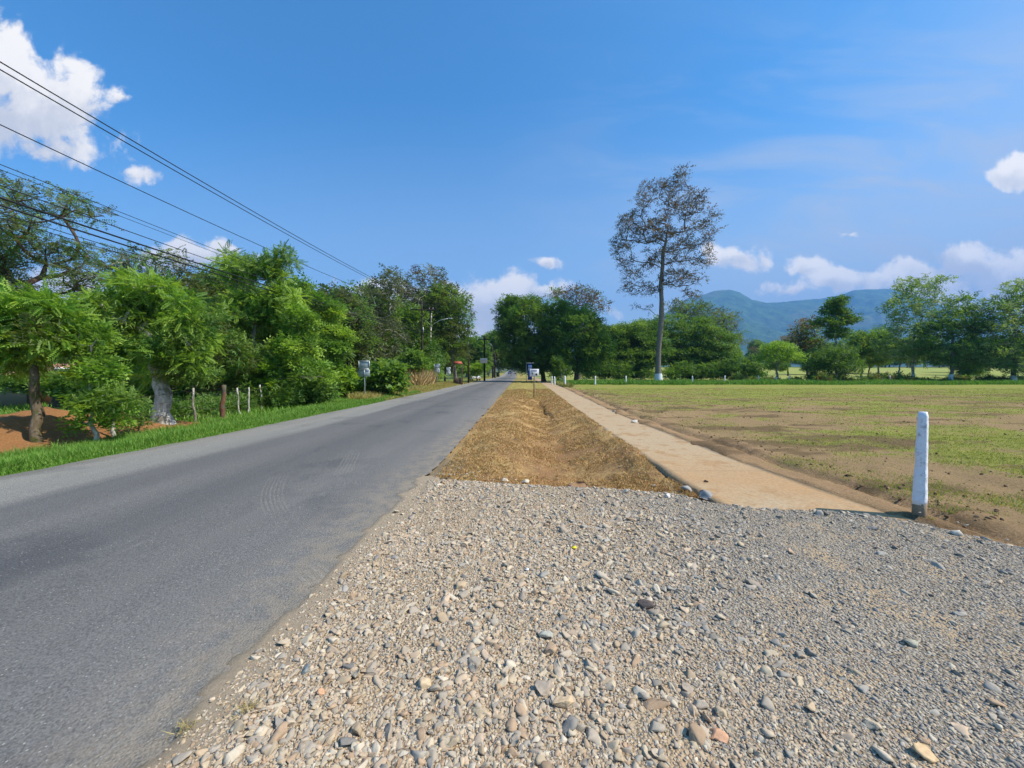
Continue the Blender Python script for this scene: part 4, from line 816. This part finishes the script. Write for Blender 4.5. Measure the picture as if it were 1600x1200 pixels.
# ------------------------------------------------------------------ grasses
def blades(pos, h, wd, r, lean=.5):
    T_ = np.array([(-.5, 0, 0), (.5, 0, 0), (-.38, .12, .5), (.38, .12, .5), (0, .45, 1.0)]); TF = np.array([(0, 1, 3), (0, 3, 2), (2, 3, 4)])
    m = len(pos); az = r.uniform(0, 6.28, m); d = np.stack([np.cos(az), np.sin(az), np.zeros(m)], 1)
    up = np.stack([r.normal(size=m) * lean * .5, r.normal(size=m) * lean * .5, np.ones(m)], 1)
    Rm = frames(d, up); S = np.stack([wd, h, h], 1)
    return scatter(T_, TF, pos, Rm, S)
def grass(name, label, X, Y, h, wd, cols, matl, lean=.5, dz=0.0):
    r = rng; m = len(X); pos = np.stack([X, Y, T(X, Y) + dz], 1); v, f = blades(pos, h, wd, r, lean)
    c = np.array(cols)[r.integers(0, len(cols), m)] * r.uniform(.75, 1.2, (m, 1))
    return tag(build(name, v, f, matl, colr=np.repeat(c, 5, 0)), label, kind='stuff')
GR = [(.13, .28, .03), (.18, .36, .045), (.10, .22, .025), (.25, .38, .07)]
r = rng; n = 130000
Y = 4.6 + 26 * r.random(n) ** 1.7; l = -.06 + 2.2 * r.random(n) ** 1.15; X = XL(Y) - l
h = (.05 + .15 * ss(l, 0, .5)) * r.uniform(.5, 1.3, n) * (.6 + .8 * fbm(X * 1.5, Y * 1.5)); grass('verge_grass', 'lush bright green grass along the left road edge', X, Y, h, .007 + Y * .0007, GR, M_GRASS)
n = 60000; Y = 8 + 30 * r.random(n); X = XL(Y) - 2 - r.random(n) * 16; k = (Y > 13) | (X > XL(Y) - 2.4); X, Y = X[k], Y[k]
grass('wood_grass', 'green grass on the floor of the left wood', X, Y, r.uniform(.08, .3, len(X)), .012 + Y * .001, GR, M_GRASS)
n = 26000; Y = 22 + 36 * r.random(n) ** 1.1; l = .05 + 2.3 * r.random(n); X = XL(Y) - l
grass('yellow_grass', 'tall yellowing grass on the verge below the road signs', X, Y, (.12 + .4 * ss(l, .2, 1.6)) * r.uniform(.6, 1.2, n), np.full(n, .045), [(.38, .34, .08), (.45, .34, .12), (.28, .3, .06), (.5, .4, .2)], M_GRASS)
n = 2600; Y = 38 + 6 * r.random(n); X = XL(Y) - 2.2 - 1.9 * r.random(n)
grass('dry_reeds', 'tall straw coloured dry reeds in front of the utility pole', X, Y, r.uniform(.9, 2.3, n), np.full(n, .08), [(.55, .4, .2), (.48, .34, .16), (.6, .46, .25)], M_STRAW, .7)
# mown straw on the verge
n = 170000; Y = 4.9 + 30 * r.random(n) ** 2.0; t = r.random(n); X = XR(Y) + .12 + (PL(Y) - XR(Y) - .1) * t
X = X + .1 * (t > .93) * fbm(Y * 3, X)
k = (Y > padtop(X) - .02) & (fbm(X * 1.6, Y * 1.6) + .30 * (r.random(n) - .5) > .43 + .14 * np.exp(-((t - .55) / .18) ** 2) * ss(Y, 12, 6)); X, Y = X[k], Y[k]; m = len(X)
grass('mown_straw', 'short dry mown straw over the strip between road and footpath', X, Y, r.uniform(.012, .045, m) * (1 + .02 * Y), .004 + Y * .00085, [(.60, .38, .165), (.50, .295, .115), (.66, .46, .24), (.36, .195, .08), (.30, .25, .08), (.66, .44, .20), (.40, .235, .1)], M_STRAW, 2.6, .004)
# field tufts
n = 150000; Y = 4.2 + 34 * r.random(n) ** 1.7; X = ER(Y) + .1 + (Y * 1.5 - 3) * r.random(n); k = (fbm(X * .9 + 40, Y * .9) * .6 + fbm(X * .25, Y * .25) * .4 + .30 * ss(Y, 8, 30) + .25 * (r.random(n) - .5) > .56); X, Y = X[k], Y[k]; m = len(X)
grass('field_grass', 'short patchy grass over the field', X, Y, r.uniform(.012, .04, m) * (1 + .012 * Y), .004 + Y * .0008, [(.25, .31, .06), (.32, .34, .09), (.19, .26, .05), (.40, .34, .14)], M_GRASS, 1.6)
# clods of earth turned up in the field
m = 900; Y = 4 + 26 * r.random(m) ** 1.4; e_ = r.random(m) ** 1.6 * (Y * 1.4 - 3); X = ER(Y) + e_; s_ = r.uniform(.008, .04, m) * (.7 + .03 * Y); tv, tf = rock(1, r, 6)
v, f = scatter(tv, tf, np.stack([X, Y, T(X, Y) + s_ * .1], 1), randrot(m), s_); c = np.array([(.24, .14, .075), (.18, .11, .06), (.30, .20, .11), (.14, .09, .05)])[r.integers(0, 4, m)]
tag(build('soil_clods', v, f, M_STONE, colr=np.repeat(c, len(tv), 0)), 'small brown clods of earth strewn over the field', kind='stuff')
m = 700; Y = 5.3 + 20 * r.random(m) ** 1.6; t = r.random(m) ** .8; X = XR(Y) + .1 + (PL(Y) - XR(Y)) * t; s_ = r.uniform(.006, .022, m)
v, f = scatter(tv, tf, np.stack([X, Y, T(X, Y) + s_ * .2], 1), randrot(m), s_); c = np.array([(.30, .19, .10), (.42, .33, .22), (.22, .14, .08), (.5, .42, .3)])[r.integers(0, 4, m)]
tag(build('verge_pebbles', v, f, M_STONE, colr=np.repeat(c, len(tv), 0)), 'small clods and pebbles in the dry verge', kind='stuff')
# tall green strip beyond the near posts
n = 60000; Y = 50 + 11 * r.random(n); X = 6.5 + 78 * r.random(n) ** 1.2; X = X * Y / 55
grass('fence_weeds', 'tall bright green weeds behind the white fence posts', X, Y, r.uniform(.15, .6, n) * (.3 + 1.5 * fbm(X * .35, Y * .35)), np.full(n, .06), [(.12, .26, .03), (.16, .32, .045), (.09, .2, .03)], M_GRASS, .6)
n = 4500; Y = 41 + 12 * r.random(n); X = PR(Y) + .05 + 1.1 * r.random(n)
grass('path_weeds', 'dry weeds at the far end of the footpath by the posts', X, Y, r.uniform(.1, .45, n), np.full(n, .045), [(.4, .32, .14), (.25, .26, .07), (.18, .24, .05)], M_GRASS, .8)
# small dry tufts on the gravel shoulder
for (u, v, lb) in [(1452, 816, 'dry grass tuft at the foot of the near white post'), (388, 1118, 'dry straw tuft growing on the gravel shoulder'), (290, 1150, 'flattened straw tuft at the road dust edge')]:
    x, y = G(u, v); m = 70; X = x + r.normal(size=m) * .025; Y = y + r.normal(size=m) * .02
    v_, f_ = blades(np.stack([X - x, Y - y, np.zeros(m)], 1), r.uniform(.02, .06, m), np.full(m, .003), r, 2.2)
    tag(build('grass_tuft', v_, f_, M_STRAW, colr=np.repeat(np.array([(.5, .4, .18)]) * r.uniform(.7, 1.2, (m, 1)), 5, 0), loc=(x, y, float(padh(x, y)) + .01)), lb, 'grass tuft')

# ------------------------------------------------------------------ posts and fence
def post_mesh(h, w_, seed, matl, name='fence_post', detail=True):
    q = np.random.default_rng(seed); m = MB(); prof = [(-.5, -.42), (-.42, -.5), (.42, -.5), (.5, -.42), (.5, .42), (.42, .5), (-.42, .5), (-.5, .42)]
    zs = np.linspace(.125 * h if detail else 0, h, 22 if detail else 6); V = []; F = []
    for i, z in enumerate(zs):
        k = 1.16 - .34 * z / h + (.05 if z < .45 * h else 0) * detail + .02 * q.normal(); k *= (.86 if i == len(zs) - 1 else 1)
        for a, b_ in prof: V.append((a * w_ * k * (1 + .05 * q.normal() * detail), b_ * w_ * k * (1 + .03 * q.normal() * detail), z))
    n = len(zs)
    for i in range(n - 1):
        for j in range(8): F.append((i * 8 + j, i * 8 + (j + 1) % 8, i * 8 + 8 + (j + 1) % 8, i * 8 + 8 + j))
    F.append(tuple(range((n - 1) * 8, n * 8))); F.append(tuple(range(7, -1, -1))); m.add(V, F); return m
x, y = G(1436, 812); z0 = float(T(x, y)) - .02
pr = empty('fence_post', (x, y, z0), 'chipped whitewashed concrete post standing alone beside the gravel', 'post', 'white fence posts of the field', .55)
pw_ = plain('chipped_whitewash', (.74, .76, .80), .8, .07, 16, dirt=(.36, .38, .41), bstr=.9)
post_mesh(1.15, .088, 4, None).build('shaft', pw_, pr)
mb = MB(); mb.box((0, 0, .07), (.052, .052, .10), bev=.012); mb.build('bare_foot', plain('bare_concrete', (.26, .19, .12), .9, .3, 30, dirt=(.34, .24, .15)), pr)
pr.rotation_euler = (0, R_(1.2), .55)
far_posts = [(883, 605), (930, 602), (978, 601), (1082, 600), (1132, 599), (1185, 598.3), (1233, 598), (862, 601), (867, 601.5), (1390, 598.3), (1286, 598)]
tmplp = None
names = {0: 'white post nearest the footpath end', 1: 'white post second from the footpath end', 2: 'white post left of the very tall tree', 3: 'white post just right of the very tall tree', 4: 'white post in front of the umbrella tree edge', 5: 'white post left of the small bright umbrella tree', 6: 'white post right of the small bright umbrella tree', 7: 'short white post in the dry weeds under the huge dark tree', 8: 'second short white post in the dry weeds under the dark tree', 9: 'white post among the bushes by the pale tall tree', 10: 'white post below the dark pointed tree'}
for i, (u, v) in enumerate(far_posts):
    x, y = G(u, v)
    if tmplp is None: tmplp = post_mesh(1.2, .15, 9, None, detail=False).build('fence_post', M_WHITE); o = tmplp
    else: o = tmplp.copy(); col.objects.link(o)
    o.location = (x, y, float(T(x, y)) - .05); o.rotation_euler = (R_(random.uniform(-2, 2)), R_(random.uniform(-2, 2)), random.uniform(0, 1)); tag(o, names[i], 'post', 'white fence posts of the field')

# left wire fence with rough stakes
fe = empty('wire_fence', (-11.4, 15, 0), 'rusty wire fence on rough wooden stakes along the left wood', 'fence')
stk = [(-9.9, 9.6, 'p'), (-10.6, 12.9, 'b'), (-9.95, 13.25, 'r'), (-10.9, 15.4, 'w'), (-11.15, 16.2, 'w'), (-11.3, 17.4, 'b'), (-11.2, 18.4, 'w'), (-10.9, 19.8, 'w'), (-10.8, 22, 'b'), (-10.5, 25.5, 'w'), (-10.4, 29, 'b')]
hs2 = {'p': 1.1, 'b': 1.2, 'r': 1.35, 'w': 1.15}; mm = {'p': B_PALE, 'b': B_PALE, 'r': B_RED, 'w': B_PALE}
for i, (x, y, k) in enumerate(stk):
    q = np.random.default_rng(i + 40); h = hs2[k]; t = np.linspace(0, 1, 9); wob = np.cumsum(q.normal(size=(9, 2)) * .02, 0)
    pts = np.stack([wob[:, 0] + t * q.normal() * .08, wob[:, 1], t * h - .05], 1) + np.array((x + 11.4, y - 15, float(T(x, y))))
    MB().tube(pts, (.075 if k == 'r' else .035) * (1.1 - .3 * t) * (1 + .15 * q.normal(size=9)), 8).build('post', mm[k], fe, smooth=True)
M_WIRE = plain('rusty_wire', (.16, .13, .11), .7, .2, 30, .6)
for hh in (.25, .5, .75, 1.0):
    pts = []
    for a, b_ in zip(stk[:-1], stk[1:]):
        for q in np.linspace(0, 1, 6)[:-1]: x, y = a[0] + (b_[0] - a[0]) * q, a[1] + (b_[1] - a[1]) * q; pts.append((x + 11.4, y - 15, float(T(x, y)) + hh - .05 * math.sin(q * math.pi)))
    MB().tube(pts, .0045, 4).build('wire', M_WIRE, fe)

# ------------------------------------------------------------------ road signs
M_GALV = plain('galvanised_steel', (.42, .45, .46), .45, .12, 10, .5); M_SIGNBACK = plain('sign_back', (.40, .46, .47), .5, .1, 6, .3); M_SWHITE = plain('white_enamel', (.75, .75, .78), .45, .06, 6)
M_BLACK = plain('black_paint', (.02, .02, .02), .5, .1); M_DKWOOD = barkm('pole_timber', (.025, .02, .016), (.07, .055, .045)); M_RUSTP = plain('rusty_steel', (.12, .075, .055), .7, .3, 20, .3)
def sign_back(x, y, w_, h1, h2, top, label, double=True, name='road_sign', matl=None):
    z = float(T(x, y)); s = empty(name, (x, y, z), label, 'road sign', 'road signs seen from behind on the left verge', .05)
    MB().box((0, 0, top / 2), (.03, .03, top / 2), bev=.006).build('pole', M_GALV, s)
    zz = top - h1 / 2 + .03
    MB().box((0, -.045, zz), (w_ / 2, .008, h1 / 2), bev=.004).build('panel', matl or M_SIGNBACK, s)
    fr = MB()
    for sx in (-1, 1): fr.box((sx * (w_ / 2 - .025), -.066, zz), (.02, .012, h1 / 2 - .01))
    for sz in (-1, 1): fr.box((0, -.068, zz + sz * (h1 / 2 - .03)), (w_ / 2 - .05, .012, .018))
    fr.build('stiffener', M_GALV, s)
    if double:
        z2 = zz - h1 / 2 - h2 / 2 - .02; MB().box((0, -.045, z2), (w_ / 2, .008, h2 / 2), bev=.004).build('panel', matl or M_SIGNBACK, s)
        fr = MB(); fr.box((0, -.066, z2), (.03, .012, h2 / 2)); fr.box((0, -.070, z2 + h2 / 2 - .03), (w_ / 2 - .03, .01, .02)); fr.build('stiffener', M_GALV, s)
    return s
x, y = G(570, 624); sign_back(x, y, .66, .50, .42, 2.35, 'grey back of a double panel road sign on a steel pole')
sign_back(*(lambda p: (p[0], p[1]))(P(683, 600, 44)), .66, .56, .46, 2.65, 'grey back of a road sign right of the utility pole')
sign_back(*(lambda p: (p[0], p[1]))(P(701, 600, 49)), .5, .45, .4, 2.3, 'small white backed road sign further along the verge', matl=M_SWHITE)
# white notice sign in the verge
x, y = G(834, 620); z = float(T(x, y)); s = empty('notice_sign', (x, y, z), 'white notice sign with a palm and hut pictogram on a rusty pole', 'sign')
MB().tube([(0, 0, -.1), (.01, 0, .9), (.03, 0, 1.9)], .022, 8).build('pole', M_RUSTP, s); MB().tube([(.07, .01, 0), (.06, .01, 1.75)], .008, 6).build('brace', M_GALV, s)
MB().box((.03, -.035, 1.64), (.30, .009, .245), bev=.004).build('panel', M_SWHITE, s)
pg = MB(); zt = 1.64 + .17
for row, (a, b_) in enumerate(((-.19, .17), (-.22, .13))):   # two worn lines of lettering
    cx = a
    while cx < b_:
        w_ = random.choice((.018, .024, .03)); pg.box((.03 + cx + w_ / 2, -.0475, zt - row * .07), (w_ / 2, .002, .017)); cx += w_ + .011
pg.build('lettering', M_BLACK, s)
pg = MB(); pg.box((.03 - .14, -.0475, 1.64 - .12), (.012, .002, .085)); pg.prism([(.03 - .14 + .055 * math.cos(a), 1.64 - .03 + .045 * math.sin(a)) for a in np.linspace(0, 6.28, 12, endpoint=False)], -.0495, -.0455)
pg.prism([(.03 + .06, 1.64 - .19), (.03 + .2, 1.64 - .19), (.03 + .2, 1.64 - .10), (.03 + .13, 1.64 - .02), (.03 + .06, 1.64 - .10)], -.0495, -.0455); pg.build('pictogram', plain('dark_green_paint', (.03, .05, .04), .5), s)
# blue totem sign
p = P(828, 598, 61); z = float(T(p[0], p[1])); s = empty('bus_stop_sign', (p[0], p[1], z), 'tall blue and white board at the roadside in the shade of the huge tree', 'sign')
MB().box((0, 0, 1.75), (.33, .06, 1.3), bev=.02).build('board', plain('blue_paint', (.03, .07, .30), .4), s); MB().box((0, -.075, 2.35), (.28, .012, .42)).build('panel', plain('pale_blue_panel', (.45, .52, .75), .4), s)
MB().box((0, -.05, 3.1), (.62, .2, .05), bev=.01).build('roof', M_GALV, s); MB().tube([(-.58, 0, -.1), (-.58, 0, 3.06)], .035, 8).build('pole', M_GALV, s)
lt = MB()
for k, a in enumerate((-.2, -.1, 0, .1, .2)): lt.box((a, -.0895, 2.45), (.035, .002, .07))
lt.build('lettering', plain('navy_paint', (.02, .03, .12), .5), s)
# billboard on pole
p = P(756, 598, 66); z = float(T(p[0], p[1])); s = empty('billboard', (p[0], p[1], z), 'pale pink hoarding on a dark post at the far left roadside', 'billboard')
MB().tube([(0, 0.06, 0), (0, .06, 3.2)], .06, 8).build('pole', M_BLACK, s); MB().box((0, 0, 4.0 - .35), (.6, .03, .42), bev=.01).build('panel', plain('pale_pink_board', (.78, .66, .62), .6, .12, 5), s)
fr = MB(); fr.box((0, -.04, 3.65 - .02), (.5, .008, .014)); fr.box((0, -.04, 3.65 + .14), (.42, .008, .02)); fr.build('lettering', plain('faded_print', (.35, .25, .25), .6), s)
# red awning
p = P(714, 600, 50); z = float(T(p[0], p[1])); s = empty('red_canopy', (p[0], p[1] + 1, z), 'small faded red roofed stall beyond the road signs', 'stall')
MB().add([(-.62, -.5, 2.75), (.62, -.5, 2.75), (.62, .5, 2.75), (-.62, .5, 2.75), (-.4, -.1, 3.1), (.4, -.1, 3.1), (.4, .2, 3.1), (-.4, .2, 3.1)], [(3, 2, 1, 0), (0, 1, 5, 4), (1, 2, 6, 5), (2, 3, 7, 6), (3, 0, 4, 7), (4, 5, 6, 7)]).build('roof', plain('faded_red', (.42, .10, .055), .6, .2, 4), s)
for sx in (-.55, .55):
    for sy in (-.42, .42): MB().tube([(sx, sy, 0), (sx, sy, 2.76)], .035, 6).build('post', B_BROWN, s)
MB().box((0, 0, .45), (.5, .36, .45), bev=.02).build('counter', B_BROWN, s)

# ------------------------------------------------------------------ utility poles and cables
def pole(x, y, h, label, arm=True, matl=None, r0=.13, group=None, lean=0.0):
    z = float(T(x, y)); s = empty('utility_pole', (x, y, z), label, 'utility pole', group)
    MB().tube([(0, 0, -.3), (lean * .5, 0, h * .5), (lean, 0, h)], np.array((r0 * 1.15, r0, r0 * .75)), 12).build('shaft', matl or M_DKWOOD, s, smooth=True)
    return s
PX, PY = -11.15, 48.0
up = pole(PX, PY, 10.6, 'dark timber utility pole with a wide crossarm on the left verge')
up_ = 9.45
MB().box((.1, -.12, up_), (1.5, .06, .075), bev=.01).build('crossarm', M_DKWOOD, up)
mb = MB(); mb.tube([(0, -.1, up_ - 1.0), (.75, -.12, up_ - .08)], .04, 6); mb.build('brace', M_DKWOOD, up)
M_INS = plain('glazed_insulator', (.3, .3, .32), .25, .1)
for a in (-1.25, .95, 1.4, 0):
    MB().tube([(a, -.12, up_ + (.07 if a else 1.1)), (a, -.12, up_ + (.17 if a else 1.2)), (a, -.12, up_ + (.25 if a else 1.27))], np.array((.035, .06, .03)), 8).build('insulator', M_INS, up)
mb = MB(); mb.box((.16, -.1, 6.9), (.05, .05, .4)); mb.build('cable_bracket', M_GALV, up)
# concrete lamp pole
p = P(671, 600, 52); z = float(T(p[0], p[1])); s = empty('street_lamp', (p[0], p[1], z), 'slender pale concrete street lamp pole beside the timber one', 'street lamp')
MB().tube([(0, 0, -.2), (.1, 0, 4), (.35, 0, 9.9)], np.array((.15, .12, .07)), 10).build('pole', B_PALE, s, smooth=True)
MB().tube([(-.95, -.1, 7.0), (.3, -.1, 8.0), (1.5, -.1, 8.7), (2.7, -.1, 8.95)], .04, 6).build('arm', M_GALV, s); MB().box((2.85, -.1, 8.93), (.28, .1, .06), bev=.03).build('lamp_head', M_GALV, s)
pl2 = pole(*P(732, 600, 58)[:2], 6.6, 'short dark pole by the road end of the left row', r0=.12); MB().box((0, -.13, 5.9), (.12, .1, .2), bev=.02).build('meter_box', M_GALV, pl2)
for (u, D, h, lb) in [(757, 70, 8.2, 'dark pole right behind the pale pink hoarding'), (769.5, 112, 9.5, 'distant dark pole with a curved lamp arm'), (773.5, 108, 7.2, 'distant dark pole with a box on it')]:
    p = P(u, 600, D); q = pole(p[0], p[1], h, lb, r0=.16)
    if 'lamp' in lb: MB().tube([(0, 0, h - .4), (-.5, 0, h + .3), (-1.4, 0, h + .45)], .07, 6).build('lamp_arm', M_GALV, q); MB().box((-1.6, 0, h + .4), (.35, .14, .08), bev=.04).build('lamp_head', M_SWHITE, q)
    elif 'box' in lb: MB().box((.05, -.2, 4.3), (.35, .2, .75), bev=.05).build('transformer_box', M_BLACK, q)
    else: MB().box((0, -.18, h - .6), (1.1, .06, .08)).build('crossarm', M_DKWOOD, q)
M_CABLE = plain('black_cable', (.016, .017, .02), .6, .2, 20)
def cable(xp, zp, xn, sag, rad, label, y0=-32.0, grp='overhead cables along the left side of the road'):
    t = np.linspace(0, 1, 48); Yc = PY + (y0 - PY) * t; Xc = xp + (xn - xp) * t; Zc = zp - sag * 4 * t * (1 - t)
    org = np.array((xp, PY, zp)); o = MB().tube(np.stack([Xc, Yc, Zc], 1) - org, rad, 6).build('overhead_cable', M_CABLE, loc=org)
    tag(o, label, 'cable', grp)
def near(xp, u0, v0, zp, slope=.021):   # end of the line behind the camera and the sag that carries it through the sight line
    # X(Y)=xp-(48-Y)*slope ; X/Y=(u0-800)/603
    k = (u0 - 800) / 603; Yq = (xp - 48 * slope) / (k - slope); zq = CAMH + (582 - v0) / 603 * Yq; t = (PY - Yq) / 80.0
    return xp - 80 * slope, (zp - zq) / (4 * t * (1 - t))
for xp, zp, u0, v0, rad, lb in [
 (PX + 1.5, up_ + .3, 0, 97, .014, 'highest overhead power line, first of the close top pair'), (PX + 1.05, up_ + .3, 0, 109, .014, 'second line of the close top pair of power lines'),
 (PX - 1.15, up_ + .3, 0, 195, .014, 'single power line below the top pair'),
 (PX + .1, 7.55, 0, 257, .009, 'thin upper wire of the lower cable bundle'), (PX + .1, 7.3, 0, 265, .007, 'very thin wire just under the upper one of the bundle'),
 (PX + .2, 7.0, 0, 290, .012, 'wire above the two thick cables'), (PX + .2, 6.85, 0, 309, .024, 'upper one of the two thick black cables'),
 (PX + .2, 6.65, 0, 321, .022, 'lower one of the two thick black cables'), (PX + .15, 6.5, 0, 333, .010, 'thin wire below the thick cables'), (PX + .15, 6.4, 0, 341, .009, 'lowest thin wire of the bundle')]:
    xn, sg = near(xp, u0, v0, zp); cable(xp, zp, xn, sg, rad, lb)
    if zp > 9: continue
# onward span to the distant pole
for xp, zp, lb in [(PX + 1.3, up_ + .3, 'power line running on to the distant poles'), (PX - 1.15, up_ + .3, 'outer power line running on to the distant poles'), (PX + .2, 6.8, 'thick cable running on to the distant poles')]:
    e_ = np.array((P(757, 600, 70)[0], 70, zp - 1.6)); t = np.linspace(0, 1, 20)[:, None]; a_ = np.array((xp, PY, zp)); pts = (e_ - a_) * t; pts[:, 2] -= .5 * 4 * (t * (1 - t))[:, 0]
    tag(MB().tube(pts, .014, 5).build('overhead_cable', M_CABLE, loc=a_), lb, 'cable', 'overhead cables along the left side of the road')

# ------------------------------------------------------------------ vehicles
def car(x, y, rz, paint, label, name='car', van=False):
    s = empty(name, (x, y, .03 + float(T(x, y))), label, 'car', None, rz)
    pm = plain(name + '_paint', paint, .3, .05, 3, spec=.5); gm = plain('car_glass', (.03, .04, .05), .08, .1, 3, spec=.6); tm = plain('tyre_rubber', (.02, .02, .02), .9); rm = plain('wheel_rim', (.4, .4, .42), .3, .1, 5, .8)
    L, W, H = 2.15, .86, 1.48
    lower = [(-L, .45), (-L + .05, .3), (L - .1, .3), (L, .42), (L, .66), (L - .15, .82), (.95, .98), (-1.45, 1.0), (-L, .92)]
    V = []; n = len(lower)
    for yy_, k in ((-W, .94), (-W * .93, 1.0), (W * .93, 1.0), (W, .94)): V += [(a, yy_, .64 + (b - .64) * k) for a, b in lower]
    F = [tuple(range(n)), tuple(range(4 * n - 1, 3 * n - 1, -1))]
    for q in range(3): F += [(q * n + i, q * n + (i + 1) % n, (q + 1) * n + (i + 1) % n, (q + 1) * n + i) for i in range(n)]
    MB().add(V, F).build('body', pm, s)
    cab = [(.95, .97, .80), (.35, 1.44, .62), (-1.0, 1.47, .62), (-1.75 if van else -1.6, .99, .80)]
    V = [(a, sy * w2, b) for sy in (-1, 1) for a, b, w2 in cab]
    MB().add(V, [(1, 5, 6, 2)] + [(1, 2, 6, 5)][:0]).build('roof', pm, s)
    MB().add([V[0], V[1], V[5], V[4]], [(0, 1, 2, 3)]).build('windscreen', gm, s); MB().add([V[2], V[3], V[7], V[6]], [(0, 1, 2, 3)]).build('rear_window', gm, s)
    for q in (0, 4): MB().add(V[q:q + 4], [(0, 1, 2, 3)]).build('side_window', gm, s)
    for sx in (-1.3, 1.32):
        for sy in (-1, 1):
            w0 = MB().tube([(sx, sy * (W - .2), .32), (sx, sy * (W + .02), .32)], .32, 18).build('wheel', tm, s); MB().tube([(sx, sy * (W + .02), .32), (sx, sy * (W + .03), .32)], .19, 12).build('rim', rm, w0)
    for sy in (-1, 1):
        MB().box((L - .06, sy * .62, .68), (.09, .17, .08), bev=.03).build('headlight', M_SWHITE, s); MB().box((-L + .02, sy * .66, .74), (.05, .14, .09), bev=.02).build('tail_light', plain('red_lens', (.4, .02, .02), .3), s)
    MB().box((L + .02, 0, .5), (.02, .26, .06)).build('number_plate', M_SWHITE, s); return s
car(-1.3, 205, R_(-92), (.04, .07, .18), 'dark blue car driving towards the camera far down the road')
car(-1.4, 330, R_(-92), (.75, .75, .76), 'white car far away at the end of the road')
car(-7.7, 80, R_(-75), (.70, .70, .72), 'white car parked in the shade below the hoarding pole')
p = P(778, 600, 130); s = empty('litter_bin', (p[0], p[1], float(T(p[0], p[1]))), 'dark green bin on the grass at the far bend', 'bin'); MB().box((0, 0, .9), (.55, .45, .7), bev=.08).build('body', plain('dark_green_plastic', (.02, .05, .03), .5), s); MB().box((0, 0, 1.66), (.6, .5, .06), bev=.03).build('lid', M_BLACK, s)
for q in (-.4, .4): MB().box((q, 0, .1), (.06, .35, .1)).build('foot', M_BLACK, s)

# ------------------------------------------------------------------ houses behind the left trees
def house(x, y, w_, d, h, rz, roofc, label, rise=1.22):
    z = float(T(x, y)); s = empty('house', (x, y, z), label, 'house', None, rz); wm = plain('house_render', (.24, .19, .13), .9, .15, 2)
    MB().box((0, 0, h / 2), (w_ / 2, d / 2, h / 2)).build('wall', wm, s); ov = .5
    pr_ = [(-d / 2 - ov, h - .1), (0, h + rise - .12), (d / 2 + ov, h - .1), (d / 2 + ov, h + .0), (0, h + rise), (-d / 2 - ov, h)]
    MB().prism(pr_, -w_ / 2 - ov, w_ / 2 + ov, 'x').build('roof', mat('roof_sheet', lambda n: princ(n, n.mix(n.noise(pos_(n), 3., 5., .7), c4(roofc), c4([c * 1.35 for c in roofc])), .7, .2)), s)
    for wx in (-w_ / 3, w_ / 3):
        f_ = MB().box((wx, -d / 2 - .02, 1.5), (.55, .03, .5)).build('window', M_SWHITE, s); MB().box((wx, -d / 2 - .055, 1.5), (.47, .01, .42)).build('pane', plain('dark_pane', (.03, .04, .05), .1), f_)
    MB().box((0, -d / 2 - .03, 1.0), (.45, .03, 1.0)).build('door', plain('brown_door', (.12, .06, .03), .6), s)
house(-23.9, 20.0, 2.6, 2.4, 1.65, .6, (.60, .30, .20), 'low house with a faded terracotta roof behind the left trees', .55)
house(-20.4, 21.0, 1.6, 1.8, 1.95, .5, (.60, .13, .05), 'small orange roofed shed glimpsed through the pale trunk tree', .5)

# ------------------------------------------------------------------ haze
def m_haze():
    m = bpy.data.materials.new('haze'); m.use_nodes = True; m.node_tree.nodes.clear(); n = NT(m.node_tree)
    v = n.n('ShaderNodeVolumePrincipled', {'Color': (.19, .47, 1.0, 1), 'Density': 1.85e-4, 'Anisotropy': 0.1})
    n.t.links.new(v.outputs[0], n.n('ShaderNodeOutputMaterial').inputs['Volume']); return m
HAZE = True
if HAZE:
    hz = MB().box((0, 2450, 498.0), (10600, 2950, 500.0)).build('haze', m_haze()); hz['kind'] = 'stuff'; hz['label'] = 'thin bluish haze in front of the mountains'
